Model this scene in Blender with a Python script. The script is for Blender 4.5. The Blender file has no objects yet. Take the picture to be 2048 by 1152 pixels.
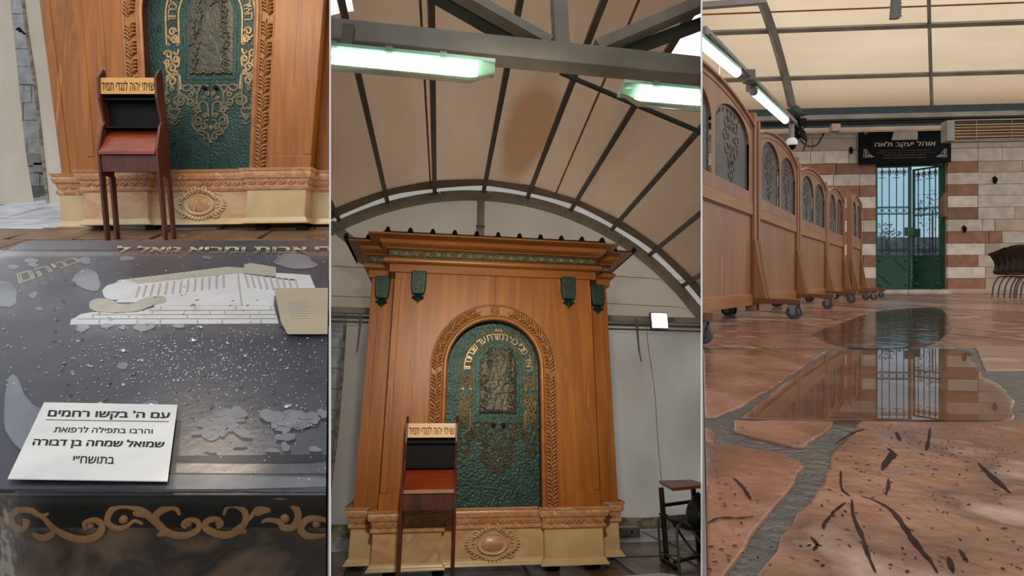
import bpy, math, random
from math import sin, cos, tan, pi, radians, atan2, sqrt, hypot
from mathutils import Matrix, Vector, noise
R = random.Random(7)
SC = bpy.context.scene
COL = SC.collection
# ------------------------------------------------------------------ camera
F, CX, CY = 1000.0, 1024.0, 560.0
cam = bpy.data.cameras.new('camera'); camo = bpy.data.objects.new('camera', cam); COL.objects.link(camo)
camo.rotation_euler = (pi/2, 0, 0); cam.lens = 36*F/2048; cam.sensor_width = 36; cam.shift_y = -(576-CY)/2048
cam.clip_start = .05; cam.clip_end = 200
SC.camera = camo
# ------------------------------------------------------------------ world
W = bpy.data.worlds.new('world'); SC.world = W; W.use_nodes = True
nt = W.node_tree; bg = nt.nodes['Background']; bg.inputs[1].default_value = 1.25
tc = nt.nodes.new('ShaderNodeTexCoord'); sp = nt.nodes.new('ShaderNodeSeparateXYZ'); rp = nt.nodes.new('ShaderNodeValToRGB')
nt.links.new(tc.outputs['Generated'], sp.inputs[0]); nt.links.new(sp.outputs[2], rp.inputs[0]); nt.links.new(rp.outputs[0], bg.inputs[0])
e = rp.color_ramp.elements
e[0].position = 0.0; e[0].color = (.16, .145, .13, 1); e[1].position = .04; e[1].color = (.66, .70, .74, 1)
x = rp.color_ramp.elements.new(.5); x.color = (1.0, 1.02, 1.05, 1)
# ------------------------------------------------------------------ lamps
def area(name, loc, rot, size, power, color=(1, 1, 1), sy=None):
    l = bpy.data.lights.new(name, 'AREA'); l.energy = power; l.color = color; l.size = size
    if sy: l.shape = 'RECTANGLE'; l.size_y = sy
    o = bpy.data.objects.new(name, l); COL.objects.link(o); o.location = loc; o.rotation_euler = rot
    return o
def aim(o, t):
    o.rotation_euler = (Vector(t)-o.location).to_track_quat('-Z', 'Y').to_euler()
LAMPS = [
    ('ceiling_lamp_left_bay', (-3.0, 2.9, 3.7), (-3.1, 5, .9), .8, 42, (1, .82, .60)),
    ('ceiling_lamp_middle_bay', (0, 1.15, 1.05), (-.1, 5.2, -1.1), .22, 25, (1, .87, .68)),  # unseen fill lamp added above the view to brighten the ark
]
for n, l, t, s, p, c in LAMPS:
    lo = area(n, l, (0, 0, 0), s, p, c); aim(lo, t)
    if 'middle' in n: lo.data.spread = radians(78)
SC.view_settings.view_transform = 'Standard'; SC.view_settings.look = 'None'
SC.view_settings.gamma = 1; SC.view_settings.use_curve_mapping = False
SC.view_settings.exposure = 0.0
SC.cycles.use_denoising = True
SC.cycles.max_bounces = 7; SC.cycles.transparent_max_bounces = 12; SC.cycles.sample_clamp_indirect = 4
SC.cycles.caustics_reflective = False; SC.cycles.caustics_refractive = False
# ------------------------------------------------------------------ the three bays and their frames
class Bay:
    def __init__(s, M): s.M = M; s.I = M.inverted(); s.o = s.I @ Vector((0, 0, 0))
    def ray(s, px, py): return (s.I.to_3x3() @ Vector(((px-CX)/F, 1, (CY-py)/F)))
    def at(s, px, py, y=None, z=None, x=None, g=None):
        d = s.ray(px, py); o = s.o
        if y is not None: t = (y-o.y)/d.y
        elif z is not None: t = (z-o.z)/d.z
        elif x is not None: t = (x-o.x)/d.x
        else:                       # plane z = g[0] + g[1]*y
            t = (g[0]+g[1]*o.y-o.z)/(d.z-g[1]*d.y)
        return o+d*t
B1 = Bay(Matrix.Identity(4))
PIT, YAW = radians(16.3), radians(8)
B2 = Bay(Matrix.Rotation(-PIT, 4, 'X') @ Matrix.Rotation(YAW, 4, 'Z'))
B3 = Bay(Matrix.Identity(4))
pv = Vector((6.8, 11.3, 0))
B3w = Bay(Matrix.Translation(pv) @ Matrix.Rotation(radians(-4.2), 4, 'Z') @ Matrix.Translation(-pv))
# check direction of yaw for bay two
CUR = B1
DEF = None
BASE = {}
# ------------------------------------------------------------------ geometry collector
class G:
    def __init__(s): s.v = []; s.f = []
    def add(s, vs, fs):
        n = len(s.v); s.v += [Vector(p) for p in vs]; s.f += [tuple(i+n for i in f) for f in fs]; return s
    def box(s, x0, x1, y0, y1, z0, z1):
        return s.add([(x0,y0,z0),(x1,y0,z0),(x1,y1,z0),(x0,y1,z0),(x0,y0,z1),(x1,y0,z1),(x1,y1,z1),(x0,y1,z1)],
                     [(0,3,2,1),(4,5,6,7),(0,1,5,4),(1,2,6,5),(2,3,7,6),(3,0,4,7)])
    def prism(s, ps, d):            # closed polygon of 3D points swept along d
        n = len(ps); d = Vector(d); a = [Vector(p) for p in ps]
        nr = Vector((0, 0, 0))
        for i in range(n):
            p, q = a[i], a[(i+1) % n]
            nr += Vector(((p.y-q.y)*(p.z+q.z), (p.z-q.z)*(p.x+q.x), (p.x-q.x)*(p.y+q.y)))
        if nr.dot(d) > 0: a = a[::-1]
        return s.add(a+[p+d for p in a], [tuple(range(n)), tuple(range(2*n-1, n-1, -1))]+[(i, n+i, n+(i+1) % n, (i+1) % n) for i in range(n)])
    def pxz(s, poly, y0, y1): return s.prism([(x, y0, z) for x, z in poly], (0, y1-y0, 0))
    def pyz(s, poly, x0, x1): return s.prism([(x0, y, z) for y, z in poly], (x1-x0, 0, 0))
    def pxy(s, poly, z0, z1): return s.prism([(x, y, z0) for x, y in poly], (0, 0, z1-z0))
    def grid(s, fn, nu, nv, flip=False):
        vs = [fn(i/nu, j/nv) for j in range(nv+1) for i in range(nu+1)]
        fs = []
        for j in range(nv):
            for i in range(nu):
                a = j*(nu+1)+i; q = (a, a+1, a+nu+2, a+nu+1); fs.append(q[::-1] if flip else q)
        return s.add(vs, fs)
    def tube(s, path, r, n=6, closed=False, caps=True, flat=1.0, up=None):
        P = [Vector(p) for p in path]; m = len(P); vs = []; ref = None
        for i in range(m):
            if closed: t = P[(i+1) % m]-P[i-1]
            else: t = P[min(i+1, m-1)]-P[max(i-1, 0)]
            if t.length < 1e-9: t = Vector((0, 0, 1))
            t.normalize()
            u = Vector(up) if up else (Vector((0, 0, 1)) if abs(t.z) < .9 else Vector((1, 0, 0))) if ref is None else ref
            a = u-t*u.dot(t)
            if a.length < 1e-6: a = t.orthogonal()
            a.normalize(); ref = a; b = t.cross(a)
            rr = r[i] if isinstance(r, (list, tuple)) else r
            for k in range(n):
                w = 2*pi*k/n; vs.append(P[i]+a*(cos(w)*rr*flat)+b*(sin(w)*rr))
        fs = []
        for i in range(m if closed else m-1):
            for k in range(n):
                a0 = i*n+k; a1 = i*n+(k+1) % n; j = (i+1) % m
                fs.append((a0, a1, j*n+(k+1) % n, j*n+k))
        if caps and not closed: fs += [tuple(range(n-1, -1, -1)), tuple(range((m-1)*n, m*n))]
        return s.add(vs, fs)
    def bar(s, p, q, w, h, up=(0, 0, 1)):       # rectangular bar from p to q
        p, q = Vector(p), Vector(q); t = (q-p).normalized(); u = Vector(up); u = (u-t*u.dot(t)).normalized(); b = t.cross(u)
        c = [b*w/2+u*h/2, -b*w/2+u*h/2, -b*w/2-u*h/2, b*w/2-u*h/2]
        return s.add([p+k for k in c]+[q+k for k in c], [(0,1,2,3),(7,6,5,4),(0,4,5,1),(1,5,6,2),(2,6,7,3),(3,7,4,0)])
    def lathe(s, c, prof, n=20, axis='Z', sq=(1, 1)):
        c = Vector(c); vs = []; fs = []; m = len(prof)
        for r, h in prof:
            for k in range(n):
                w = 2*pi*k/n; a, b = r*cos(w)*sq[0], r*sin(w)*sq[1]
                vs.append(c+Vector({'Z': (a, b, h), 'Y': (a, h, b), 'X': (h, a, b)}[axis]))
        for i in range(m-1):
            for k in range(n):
                q = (i*n+k, i*n+(k+1) % n, (i+1)*n+(k+1) % n, (i+1)*n+k); fs.append(q if axis == 'Z' or axis == 'X' else q[::-1])
        fs += [tuple(range(n-1, -1, -1)) if axis != 'Y' else tuple(range(n)), tuple(range((m-1)*n, m*n)) if axis != 'Y' else tuple(range(m*n-1, (m-1)*n-1, -1))]
        return s.add(vs, fs)
    def ball(s, c, r, n=10, sq=(1, 1, 1)):
        m = n//2; c = Vector(c)
        return s.grid(lambda u, v: c+Vector((cos(2*pi*u)*sin(pi*v)*r*sq[0], sin(2*pi*u)*sin(pi*v)*r*sq[1], -cos(pi*v)*r*sq[2])), n, m)
    def sweep(s, plan, prof):       # plan: open path (x,y), outward = right of travel; prof: (offset, z)
        P = [Vector((a, b)) for a, b in plan]; n = len(P); nr = []
        for i in range(n-1):
            t = (P[i+1]-P[i]).normalized(); nr.append(Vector((t.y, -t.x)))
        vs = []
        for i in range(n):
            if i == 0: m = nr[0]
            elif i == n-1: m = nr[-1]
            else:
                m = nr[i-1]+nr[i]; m = m/(m.dot(nr[i]))
            for o, z in prof: q = P[i]+m*o; vs.append((q.x, q.y, z))
        k = len(prof); fs = []
        for i in range(n-1):
            for j in range(k-1): fs.append((i*k+j, (i+1)*k+j, (i+1)*k+j+1, i*k+j+1))
        return s.add(vs, fs)
_txt = {}
def text_mesh(body, bold=.0):
    key = (body, bold)
    if key not in _txt:
        c = bpy.data.curves.new('lettering', 'FONT'); c.body = body; c.resolution_u = 3; c.fill_mode = 'NONE'
        o = bpy.data.objects.new('lettering', c); COL.objects.link(o)
        bpy.context.view_layer.update()
        me = bpy.data.meshes.new_from_object(o.evaluated_get(bpy.context.evaluated_depsgraph_get()))
        nb = {}
        for e_ in me.edges:
            a, b = e_.vertices; nb.setdefault(a, []).append(b); nb.setdefault(b, []).append(a)
        seen = set(); loops = []
        for s_ in nb:
            if s_ in seen: continue
            lp = [s_]; seen.add(s_)
            while True:
                q = [v for v in nb[lp[-1]] if v not in seen]
                if not q: break
                seen.add(q[0]); lp.append(q[0])
            if len(lp) > 2: loops.append(lp)
        V2, E2 = [], []
        for lp in loops:
            n0 = len(V2); V2 += [me.vertices[i].co.to_2d() for i in lp]
            E2 += [(n0+i, n0+(i+1) % len(lp)) for i in range(len(lp))]
        from mathutils.geometry import delaunay_2d_cdt
        ov, oe, of, *_r = delaunay_2d_cdt(V2, E2, [], 0, 1e-5)
        polys = [[me.vertices[i].co.to_2d() for i in lp] for lp in loops]
        def wind(pt):
            w = 0
            for P in polys:
                for i in range(len(P)):
                    a, b = P[i], P[(i+1) % len(P)]
                    if (a.y > pt.y) != (b.y > pt.y) and pt.x < a.x+(pt.y-a.y)/(b.y-a.y)*(b.x-a.x): w += 1 if b.y > a.y else -1
            return w
        fs = []
        for f in of:
            c_ = (ov[f[0]]+ov[f[1]]+ov[f[2]])/3
            if wind(c_) != 0: fs.append(tuple(f))
        _txt[key] = ([Vector((v.x, v.y, 0)) for v in ov], fs)
        bpy.data.objects.remove(o); bpy.data.curves.remove(c); bpy.data.meshes.remove(me)
    return _txt[key]
def heb(t): return t[::-1]
def text_on(g, body, fn, bold=0., fitw=True, back=None):
    """fn(s,t) -> 3D point with s,t in 0..1 across the text's own box; back: thickness vector for raised letters"""
    vs, fs = text_mesh(body, 0 if back is None else bold*.6)
    if not vs: return g
    x0 = min(v.x for v in vs); x1 = max(v.x for v in vs)
    y0, y1 = min(v.y for v in vs), max(v.y for v in vs)
    def pt(v, dx=0, dy=0): return Vector(fn((v.x-x0)/(x1-x0)+dx, (v.y-y0)/(y1-y0)+dy))
    A = [pt(v) for v in vs]
    g.add(A, fs)
    if bold and back is None:
        k = bold/(x1-x0); h = bold*.4/(y1-y0)
        for dx, dy in ((k, 0), (-k, 0), (0, h), (0, -h)): g.add([pt(v, dx, dy) for v in vs], fs)
    if back is not None:
        n = len(A); cnt = {}
        for f in fs:
            for i in range(len(f)):
                e_ = (f[i], f[(i+1) % len(f)]); cnt[e_] = 1
        side = [(a, b) for a, b in cnt if (b, a) not in cnt]
        bk = Vector(back)
        g.add(A+[p+bk for p in A], [(b, a, a+n, b+n) for a, b in side])
    return g
def finish(me, smooth):
    if smooth:
        me.shade_smooth(); me.set_sharp_from_angle(angle=radians(smooth if smooth > 1 else 38))
def props(o, label=None, cat=None, group=None, kind=None):
    if label: o['label'] = label
    if cat: o['category'] = cat
    if group: o['group'] = group
    if kind: o['kind'] = kind
    return o
def thing(name, label, cat, base, group=None, kind=None):
    o = bpy.data.objects.new(name, None); COL.objects.link(o); o.empty_display_size = .1
    base = Vector(base); b = DEF(base) if DEF else base
    o.matrix_world = CUR.M @ Matrix.Translation(b); BASE[o.name] = b
    return props(o, label, cat, group, kind)
def obj(name, g, m, parent=None, label=None, cat=None, group=None, kind=None, smooth=0, bev=0, clip=True):
    vs = [DEF(v) for v in g.v] if DEF else g.v
    if parent is not None: base = BASE[parent.name]
    else:
        lo = [min(v[i] for v in vs) for i in range(3)]; hi = [max(v[i] for v in vs) for i in range(3)]
        base = Vector(((lo[0]+hi[0])/2, (lo[1]+hi[1])/2, lo[2]))
    me = bpy.data.meshes.new(name)
    me.from_pydata([tuple(v-base) for v in vs], [], g.f); me.validate(); me.update()
    me.materials.append(m); finish(me, smooth)
    o = bpy.data.objects.new(name, me); COL.objects.link(o); BASE[o.name] = base
    if parent is not None: o.parent = parent
    else: o.matrix_world = CUR.M @ Matrix.Translation(base)
    if bev:
        b = o.modifiers.new('edge', 'BEVEL'); b.width = bev; b.segments = 2; b.limit_method = 'ANGLE'; b.angle_limit = radians(40)
    return props(o, label, cat, group, kind)
def inst(src, name, parent, loc, rot=None, scale=1, label=None):
    """another part sharing src's mesh, placed at loc (bay coordinates)"""
    o = bpy.data.objects.new(name, src if isinstance(src, bpy.types.Mesh) else src.data); COL.objects.link(o); o.parent = parent
    sc = scale if isinstance(scale, (tuple, list)) else (scale,)*3
    o.matrix_local = Matrix.Translation(Vector(loc)-BASE[parent.name]) @ (rot or Matrix.Identity(4)) @ Matrix.Diagonal((*sc, 1))
    if label: o['label'] = label
    return o
def mesh_of(g, m, smooth=0):
    me = bpy.data.meshes.new('piece'); me.from_pydata([tuple(v) for v in g.v], [], g.f); me.validate(); me.materials.append(m); finish(me, smooth); return me
# ------------------------------------------------------------------ materials
def lin(c):
    return tuple((v/255/12.92 if v/255 <= .04045 else ((v/255+.055)/1.055)**2.4) for v in c)+(1,)
def pm(name, c1, c2=None, c3=None, scale=(4, 4, 4), rough=.6, metal=0, bump=0, bs=30, bdist=.01, detail=6, ramp=(.35, .65), spec=.5, coat=0, coatr=.1,
       emit=None, es=0, distort=0, bscale=None, rvar=0, trans=0, alpha=1, sheen=0):
    m = bpy.data.materials.new(name); m.use_nodes = True; t = m.node_tree; b = t.nodes['Principled BSDF']; L = t.links
    b.inputs['Base Color'].default_value = lin(c1); b.inputs['Roughness'].default_value = rough; b.inputs['Metallic'].default_value = metal
    b.inputs['Specular IOR Level'].default_value = spec; b.inputs['Coat Weight'].default_value = coat; b.inputs['Coat Roughness'].default_value = coatr
    b.inputs['Transmission Weight'].default_value = trans; b.inputs['Alpha'].default_value = alpha
    co = t.nodes.new('ShaderNodeTexCoord')
    if c2:
        mp = t.nodes.new('ShaderNodeMapping'); mp.inputs['Scale'].default_value = scale; L.new(co.outputs['Object'], mp.inputs[0])
        n = t.nodes.new('ShaderNodeTexNoise'); n.inputs['Scale'].default_value = 1; n.inputs['Detail'].default_value = detail; n.inputs['Distortion'].default_value = distort
        L.new(mp.outputs[0], n.inputs['Vector'])
        r = t.nodes.new('ShaderNodeValToRGB'); L.new(n.outputs[0], r.inputs[0])
        r.color_ramp.elements[0].position = ramp[0]; r.color_ramp.elements[0].color = lin(c1)
        r.color_ramp.elements[1].position = ramp[1]; r.color_ramp.elements[1].color = lin(c2)
        if c3: el = r.color_ramp.elements.new(min(.99, ramp[1]+.12)); el.color = lin(c3)
        L.new(r.outputs[0], b.inputs['Base Color'])
        if rvar:
            mr = t.nodes.new('ShaderNodeMapRange'); L.new(n.outputs[0], mr.inputs[0]); mr.inputs[1].default_value = .3; mr.inputs[2].default_value = .7
            mr.inputs[3].default_value = max(.01, rough-rvar); mr.inputs[4].default_value = rough+rvar; L.new(mr.outputs[0], b.inputs['Roughness'])
    if bump:
        mp2 = t.nodes.new('ShaderNodeMapping'); mp2.inputs['Scale'].default_value = bscale or (1, 1, 1); L.new(co.outputs['Object'], mp2.inputs[0])
        n2 = t.nodes.new('ShaderNodeTexNoise'); n2.inputs['Scale'].default_value = bs; n2.inputs['Detail'].default_value = 4; L.new(mp2.outputs[0], n2.inputs['Vector'])
        bn = t.nodes.new('ShaderNodeBump'); bn.inputs['Strength'].default_value = bump; bn.inputs['Distance'].default_value = bdist
        L.new(n2.outputs[0], bn.inputs['Height']); L.new(bn.outputs[0], b.inputs['Normal'])
    if emit: b.inputs['Emission Color'].default_value = lin(emit); b.inputs['Emission Strength'].default_value = es
    return m
def cloth(name, c1, c2, tr=.5, scale=(2, 2, 2), bump=.2, bs=3, stain=None, spec=.2):
    m = pm(name, c1, c2, scale=scale, rough=.8, bump=bump, bs=bs, bdist=.05, detail=8, ramp=(.3, .7), spec=spec)
    t = m.node_tree; L = t.links; b = t.nodes['Principled BSDF']; out = t.nodes['Material Output']
    src = b.inputs['Base Color'].links[0].from_socket
    if stain:                       # a real rusty water stain: centre, radii (object space), colours
        co = t.nodes.new('ShaderNodeTexCoord'); mp = t.nodes.new('ShaderNodeMapping'); mp.vector_type = 'TEXTURE'
        mp.inputs['Location'].default_value = stain[0]; mp.inputs['Scale'].default_value = stain[1]; mp.inputs['Rotation'].default_value = stain[2]
        L.new(co.outputs['Object'], mp.inputs[0])
        nz = t.nodes.new('ShaderNodeTexNoise'); nz.inputs['Scale'].default_value = 2.2; nz.inputs['Detail'].default_value = 7; L.new(co.outputs['Object'], nz.inputs['Vector'])
        ln = t.nodes.new('ShaderNodeVectorMath'); ln.operation = 'LENGTH'; L.new(mp.outputs[0], ln.inputs[0])
        ma = t.nodes.new('ShaderNodeMath'); ma.operation = 'MULTIPLY_ADD'; L.new(nz.outputs[0], ma.inputs[0]); ma.inputs[1].default_value = .9; L.new(ln.outputs['Value'], ma.inputs[2])
        r = t.nodes.new('ShaderNodeValToRGB'); L.new(ma.outputs[0], r.inputs[0])
        el = r.color_ramp.elements; el[0].position = .9; el[0].color = (1, 1, 1, 1); el[1].position = 1.45; el[1].color = (0, 0, 0, 1)
        q = el.new(1.0); q.position = 1.0
        r.color_ramp.elements[0].position = .0
        mr = t.nodes.new('ShaderNodeMapRange'); L.new(ma.outputs[0], mr.inputs[0]); mr.inputs[1].default_value = 1.18; mr.inputs[2].default_value = 1.62; mr.inputs[3].default_value = .8; mr.inputs[4].default_value = 0
        t.nodes.remove(r)
        mx = t.nodes.new('ShaderNodeMix'); mx.data_type = 'RGBA'; L.new(mr.outputs[0], mx.inputs[0]); L.new(src, mx.inputs[6]); mx.inputs[7].default_value = lin(stain[3])
        src = mx.outputs[2]; L.new(src, b.inputs['Base Color'])
    tl = t.nodes.new('ShaderNodeBsdfTranslucent'); L.new(src, tl.inputs[0])
    ms = t.nodes.new('ShaderNodeMixShader'); ms.inputs[0].default_value = tr
    L.new(b.outputs[0], ms.inputs[1]); L.new(tl.outputs[0], ms.inputs[2]); L.new(ms.outputs[0], out.inputs[0])
    return m
def sheet(name, tint, amount_gloss, rough=.03, film=None, bump=0, bs=6):
    """clear sheet: transparent plus fresnel gloss; film = milky diffuse share"""
    m = bpy.data.materials.new(name); m.use_nodes = True; t = m.node_tree; L = t.links; t.nodes.remove(t.nodes['Principled BSDF']); out = t.nodes['Material Output']
    tr = t.nodes.new('ShaderNodeBsdfTransparent'); tr.inputs[0].default_value = lin(tint)
    gl = t.nodes.new('ShaderNodeBsdfGlossy'); gl.inputs['Roughness'].default_value = rough
    fr = t.nodes.new('ShaderNodeFresnel'); fr.inputs[0].default_value = amount_gloss
    if bump:
        n2 = t.nodes.new('ShaderNodeTexNoise'); n2.inputs['Scale'].default_value = bs; n2.inputs['Detail'].default_value = 5
        co = t.nodes.new('ShaderNodeTexCoord'); L.new(co.outputs['Object'], n2.inputs['Vector'])
        bn = t.nodes.new('ShaderNodeBump'); bn.inputs['Strength'].default_value = bump; bn.inputs['Distance'].default_value = .01
        L.new(n2.outputs[0], bn.inputs['Height']); L.new(bn.outputs[0], gl.inputs['Normal']); L.new(bn.outputs[0], fr.inputs['Normal'])
    mx = t.nodes.new('ShaderNodeMixShader'); L.new(fr.outputs[0], mx.inputs[0]); L.new(tr.outputs[0], mx.inputs[1]); L.new(gl.outputs[0], mx.inputs[2])
    last = mx
    if film:
        df = t.nodes.new('ShaderNodeBsdfDiffuse'); df.inputs[0].default_value = lin(film[0])
        m2 = t.nodes.new('ShaderNodeMixShader'); m2.inputs[0].default_value = film[1]
        n3 = t.nodes.new('ShaderNodeTexNoise'); n3.inputs['Scale'].default_value = 2.5; n3.inputs['Detail'].default_value = 8
        co = t.nodes.new('ShaderNodeTexCoord'); L.new(co.outputs['Object'], n3.inputs['Vector'])
        mr = t.nodes.new('ShaderNodeMapRange'); L.new(n3.outputs[0], mr.inputs[0]); mr.inputs[1].default_value = .35; mr.inputs[2].default_value = .75
        mr.inputs[3].default_value = film[1]*.5; mr.inputs[4].default_value = film[1]*1.5; L.new(mr.outputs[0], m2.inputs[0])
        L.new(mx.outputs[0], m2.inputs[1]); L.new(df.outputs[0], m2.inputs[2]); last = m2
    L.new(last.outputs[0], out.inputs[0]); return m
M = {}
M['oak'] = pm('oiled_oak', (172, 106, 34), (142, 82, 22), (184, 120, 46), scale=(11, 11, .9), rough=.42, bump=.15, bs=8, bscale=(12, 12, .6), distort=.6, ramp=(.32, .62))
M['oak_moulding'] = pm('oak_moulding', (166, 108, 50), (140, 84, 34), scale=(1.2, 9, 9), rough=.32, ramp=(.3, .7))
M['oak_carved'] = pm('carved_oak', (168, 114, 56), (142, 90, 40), scale=(12, 12, 12), rough=.45)
M['walnut'] = pm('dark_laminate_wood', (96, 42, 16), (62, 24, 9), scale=(14, 14, 1.5), rough=.4, ramp=(.3, .7))
M['walnut_desk'] = pm('red_brown_desk_veneer', (150, 66, 28), (112, 44, 16), scale=(3, 22, 22), rough=.35, ramp=(.3, .7))
M['board'] = pm('light_maple_board', (210, 160, 92), (196, 144, 78), scale=(2, 20, 20), rough=.4)
M['black'] = pm('black_paint', (6, 6, 6), rough=.6, spec=.2)
M['ink'] = pm('dark_ink', (42, 24, 16), rough=.7)
M['marble'] = pm('pink_cream_marble', (206, 172, 130), (194, 146, 108), (216, 190, 150), scale=(3, 3, 5), rough=.3, distort=1.5, detail=9, ramp=(.38, .6))
M['marble_cap'] = pm('veined_orange_marble', (204, 160, 114), (182, 126, 84), (220, 190, 156), scale=(6, 6, 10), rough=.3, distort=1.8, detail=9, ramp=(.36, .58), bump=.2, bs=60)
M['marble_cream'] = pm('cream_marble', (208, 184, 136), (198, 170, 124), scale=(3, 3, 3), rough=.3, distort=1)
M['green'] = pm('hammered_green_bronze', (28, 54, 47), (40, 70, 66), (20, 40, 34), scale=(6, 6, 6), rough=.36, metal=.35, bump=.85, bs=42, bdist=.012, ramp=(.35, .6))
M['green_plain'] = pm('smooth_green_bronze', (24, 66, 56), (40, 82, 66), scale=(12, 12, 12), rough=.4, metal=.5, bump=.3, bs=50)
M['corbel'] = pm('patinated_green_corbel', (14, 74, 62), (22, 54, 46), scale=(20, 20, 20), rough=.4, metal=.3, bump=.5, bs=70)
M['scroll'] = pm('bronze_scrollwork', (112, 100, 74), (84, 82, 62), scale=(14, 14, 14), rough=.4, metal=.25)
M['gold'] = pm('antique_gold', (180, 150, 104), (146, 118, 76), scale=(20, 20, 20), rough=.4, metal=.3)
M['relief'] = pm('dark_bronze_relief', (84, 72, 54), (50, 60, 48), (100, 82, 58), scale=(9, 9, 9), rough=.42, metal=.2, bump=.5, bs=30, bdist=.02)
M['roofsheet'] = pm('green_grey_corrugated_sheet', (70, 84, 74), (54, 66, 58), rough=.5, metal=.3)
M['steel'] = pm('grey_painted_steel', (156, 148, 136), (134, 126, 114), scale=(3, 3, 3), rough=.5, bump=.1, bs=20)
M['steel_dark'] = pm('dark_grey_steel', (108, 102, 90), (90, 84, 74), scale=(5, 5, 5), rough=.5)
M['steel_green'] = pm('grey_green_steel', (70, 84, 78), (56, 68, 62), rough=.5)
M['white'] = pm('white_partition_paint', (246, 246, 244), rough=.6)
M['paper'] = pm('damp_white_paper', (208, 206, 200), (190, 190, 186), scale=(8, 8, 8), rough=.35, coat=.3)
M['metal'] = pm('brushed_metal', (150, 152, 148), (120, 122, 120), rough=.35, metal=.8)
M['metal_dark'] = pm('dark_brown_steel', (60, 38, 28), (42, 28, 22), rough=.45, metal=.3)
M['rubber'] = pm('black_rubber', (26, 26, 27), rough=.6)
M['plastic_black'] = pm('black_moulded_plastic', (20, 19, 18), rough=.42)
# clipping of everything in a bay against the planes of the partition walls
XL, XR = (660.2-CX)/F, (1403.2-CX)/F
def clip_to(o, side, k, off=.0):
    """keep the part of mesh o on one side of the partition plane x = k*y"""
    import bmesh
    me = o.data; mw = o.matrix_world
    vs = [mw @ v.co for v in me.vertices]
    d = [(v.x-k*v.y)*side for v in vs]
    if not d or min(d) >= off: return
    if max(d) <= off:
        return 'gone'
    if me.users > 1: me = o.data = me.copy()
    bm = bmesh.new(); bm.from_mesh(me)
    inv = mw.inverted(); n = Vector((side, -k*side, 0)); 
    pco = inv @ (n.normalized()*off); pno = (mw.to_3x3().transposed() @ n).normalized()
    r = bmesh.ops.bisect_plane(bm, geom=bm.verts[:]+bm.edges[:]+bm.faces[:], plane_co=pco, plane_no=pno, clear_inner=True, dist=1e-6)
    ed = [g for g in r['geom_cut'] if isinstance(g, bmesh.types.BMEdge)]
    try: bmesh.ops.holes_fill(bm, edges=ed, sides=0)
    except Exception: pass
    bm.to_mesh(me); bm.free(); me.update()
MARK = {}
def bay_begin(): return set(o.name for o in bpy.data.objects)
def bay_end(before, rules):
    bpy.context.view_layer.update()
    gone = []
    for o in list(bpy.data.objects):
        if o.name in before or o.type != 'MESH': continue
        for side, k in rules:
            if clip_to(o, side, k, .006) == 'gone': gone.append(o); break
    for _ in range(3):
        for o in list(gone):
            if not o.children: gone.remove(o); bpy.data.objects.remove(o)
    for o in gone: o.data.clear_geometry()
# ================================================================== shared builders
def spiral(cx, cz, r0, turns, a0, sgn=1, r1=None, n=None):
    """planar spiral starting on radius r0 at angle a0, winding in to r1"""
    r1 = r0*.25 if r1 is None else r1; n = n or max(8, int(turns*14)); out = []
    for i in range(n+1):
        t = i/n; r = r0+(r1-r0)*t**.85; a = a0+sgn*2*pi*turns*t
        out.append((cx+r*cos(a), cz+r*sin(a)))
    return out
def smooth_path(pts, n=6):
    out = []
    P = [pts[0]]+list(pts)+[pts[-1]]
    for i in range(1, len(P)-2):
        for k in range(n):
            t = k/n
            out.append(tuple(.5*((2*P[i][d])+(-P[i-1][d]+P[i+1][d])*t+(2*P[i-1][d]-5*P[i][d]+4*P[i+1][d]-P[i+2][d])*t*t+(-P[i-1][d]+3*P[i][d]-3*P[i+1][d]+P[i+2][d])*t**3) for d in range(len(P[0]))))
    out.append(tuple(pts[-1])); return out
def leaf_mesh():
    g = G()
    for side in (-1, 1):
        for k in range(4):
            z0 = -.068+k*.034; pts = []
            for i in range(7):
                t = i/6; pts.append((side*(.003+.049*t), -.006-.006*sin(pi*t), z0+.012*side+.085*t-.05*t*t-.03))
            g.tube(pts, [.004+.0115*sin(pi*(.12+.8*i/6)) for i in range(7)], 6, flat=.9)
    g.tube([(0, -.004, -.08), (.012, -.010, -.04), (-.008, -.012, 0), (.010, -.010, .04), (0, -.004, .08)], [.004, .009, .011, .009, .004], 6)
    g.ball((.012, -.01, .0), .012, 8)
    return mesh_of(g, M['oak_carved'], 60)
LEAF = None
def dome(g, x, z, r, y, h, n=10, sx=1, sz=1, rot=0):
    """low dome facing -y"""
    rings = []
    for j in range(4):
        a = j/3*pi/2; rings.append((r*cos(a), h*sin(a)))
    vs = []; fs = []
    for rr, hh in rings[:-1]:
        for k in range(n):
            w = 2*pi*k/n; a, b = rr*cos(w)*sx, rr*sin(w)*sz
            vs.append((x+a*cos(rot)-b*sin(rot), y-hh, z+a*sin(rot)+b*cos(rot)))
    vs.append((x, y-h, z)); m = 3
    for j in range(m-1):
        for k in range(n): fs.append((j*n+k, j*n+(k+1) % n, (j+1)*n+(k+1) % n, (j+1)*n+k))
    for k in range(n): fs.append(((m-1)*n+k, (m-1)*n+(k+1) % n, m*n))
    g.add(vs, [f for f in fs])
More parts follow.
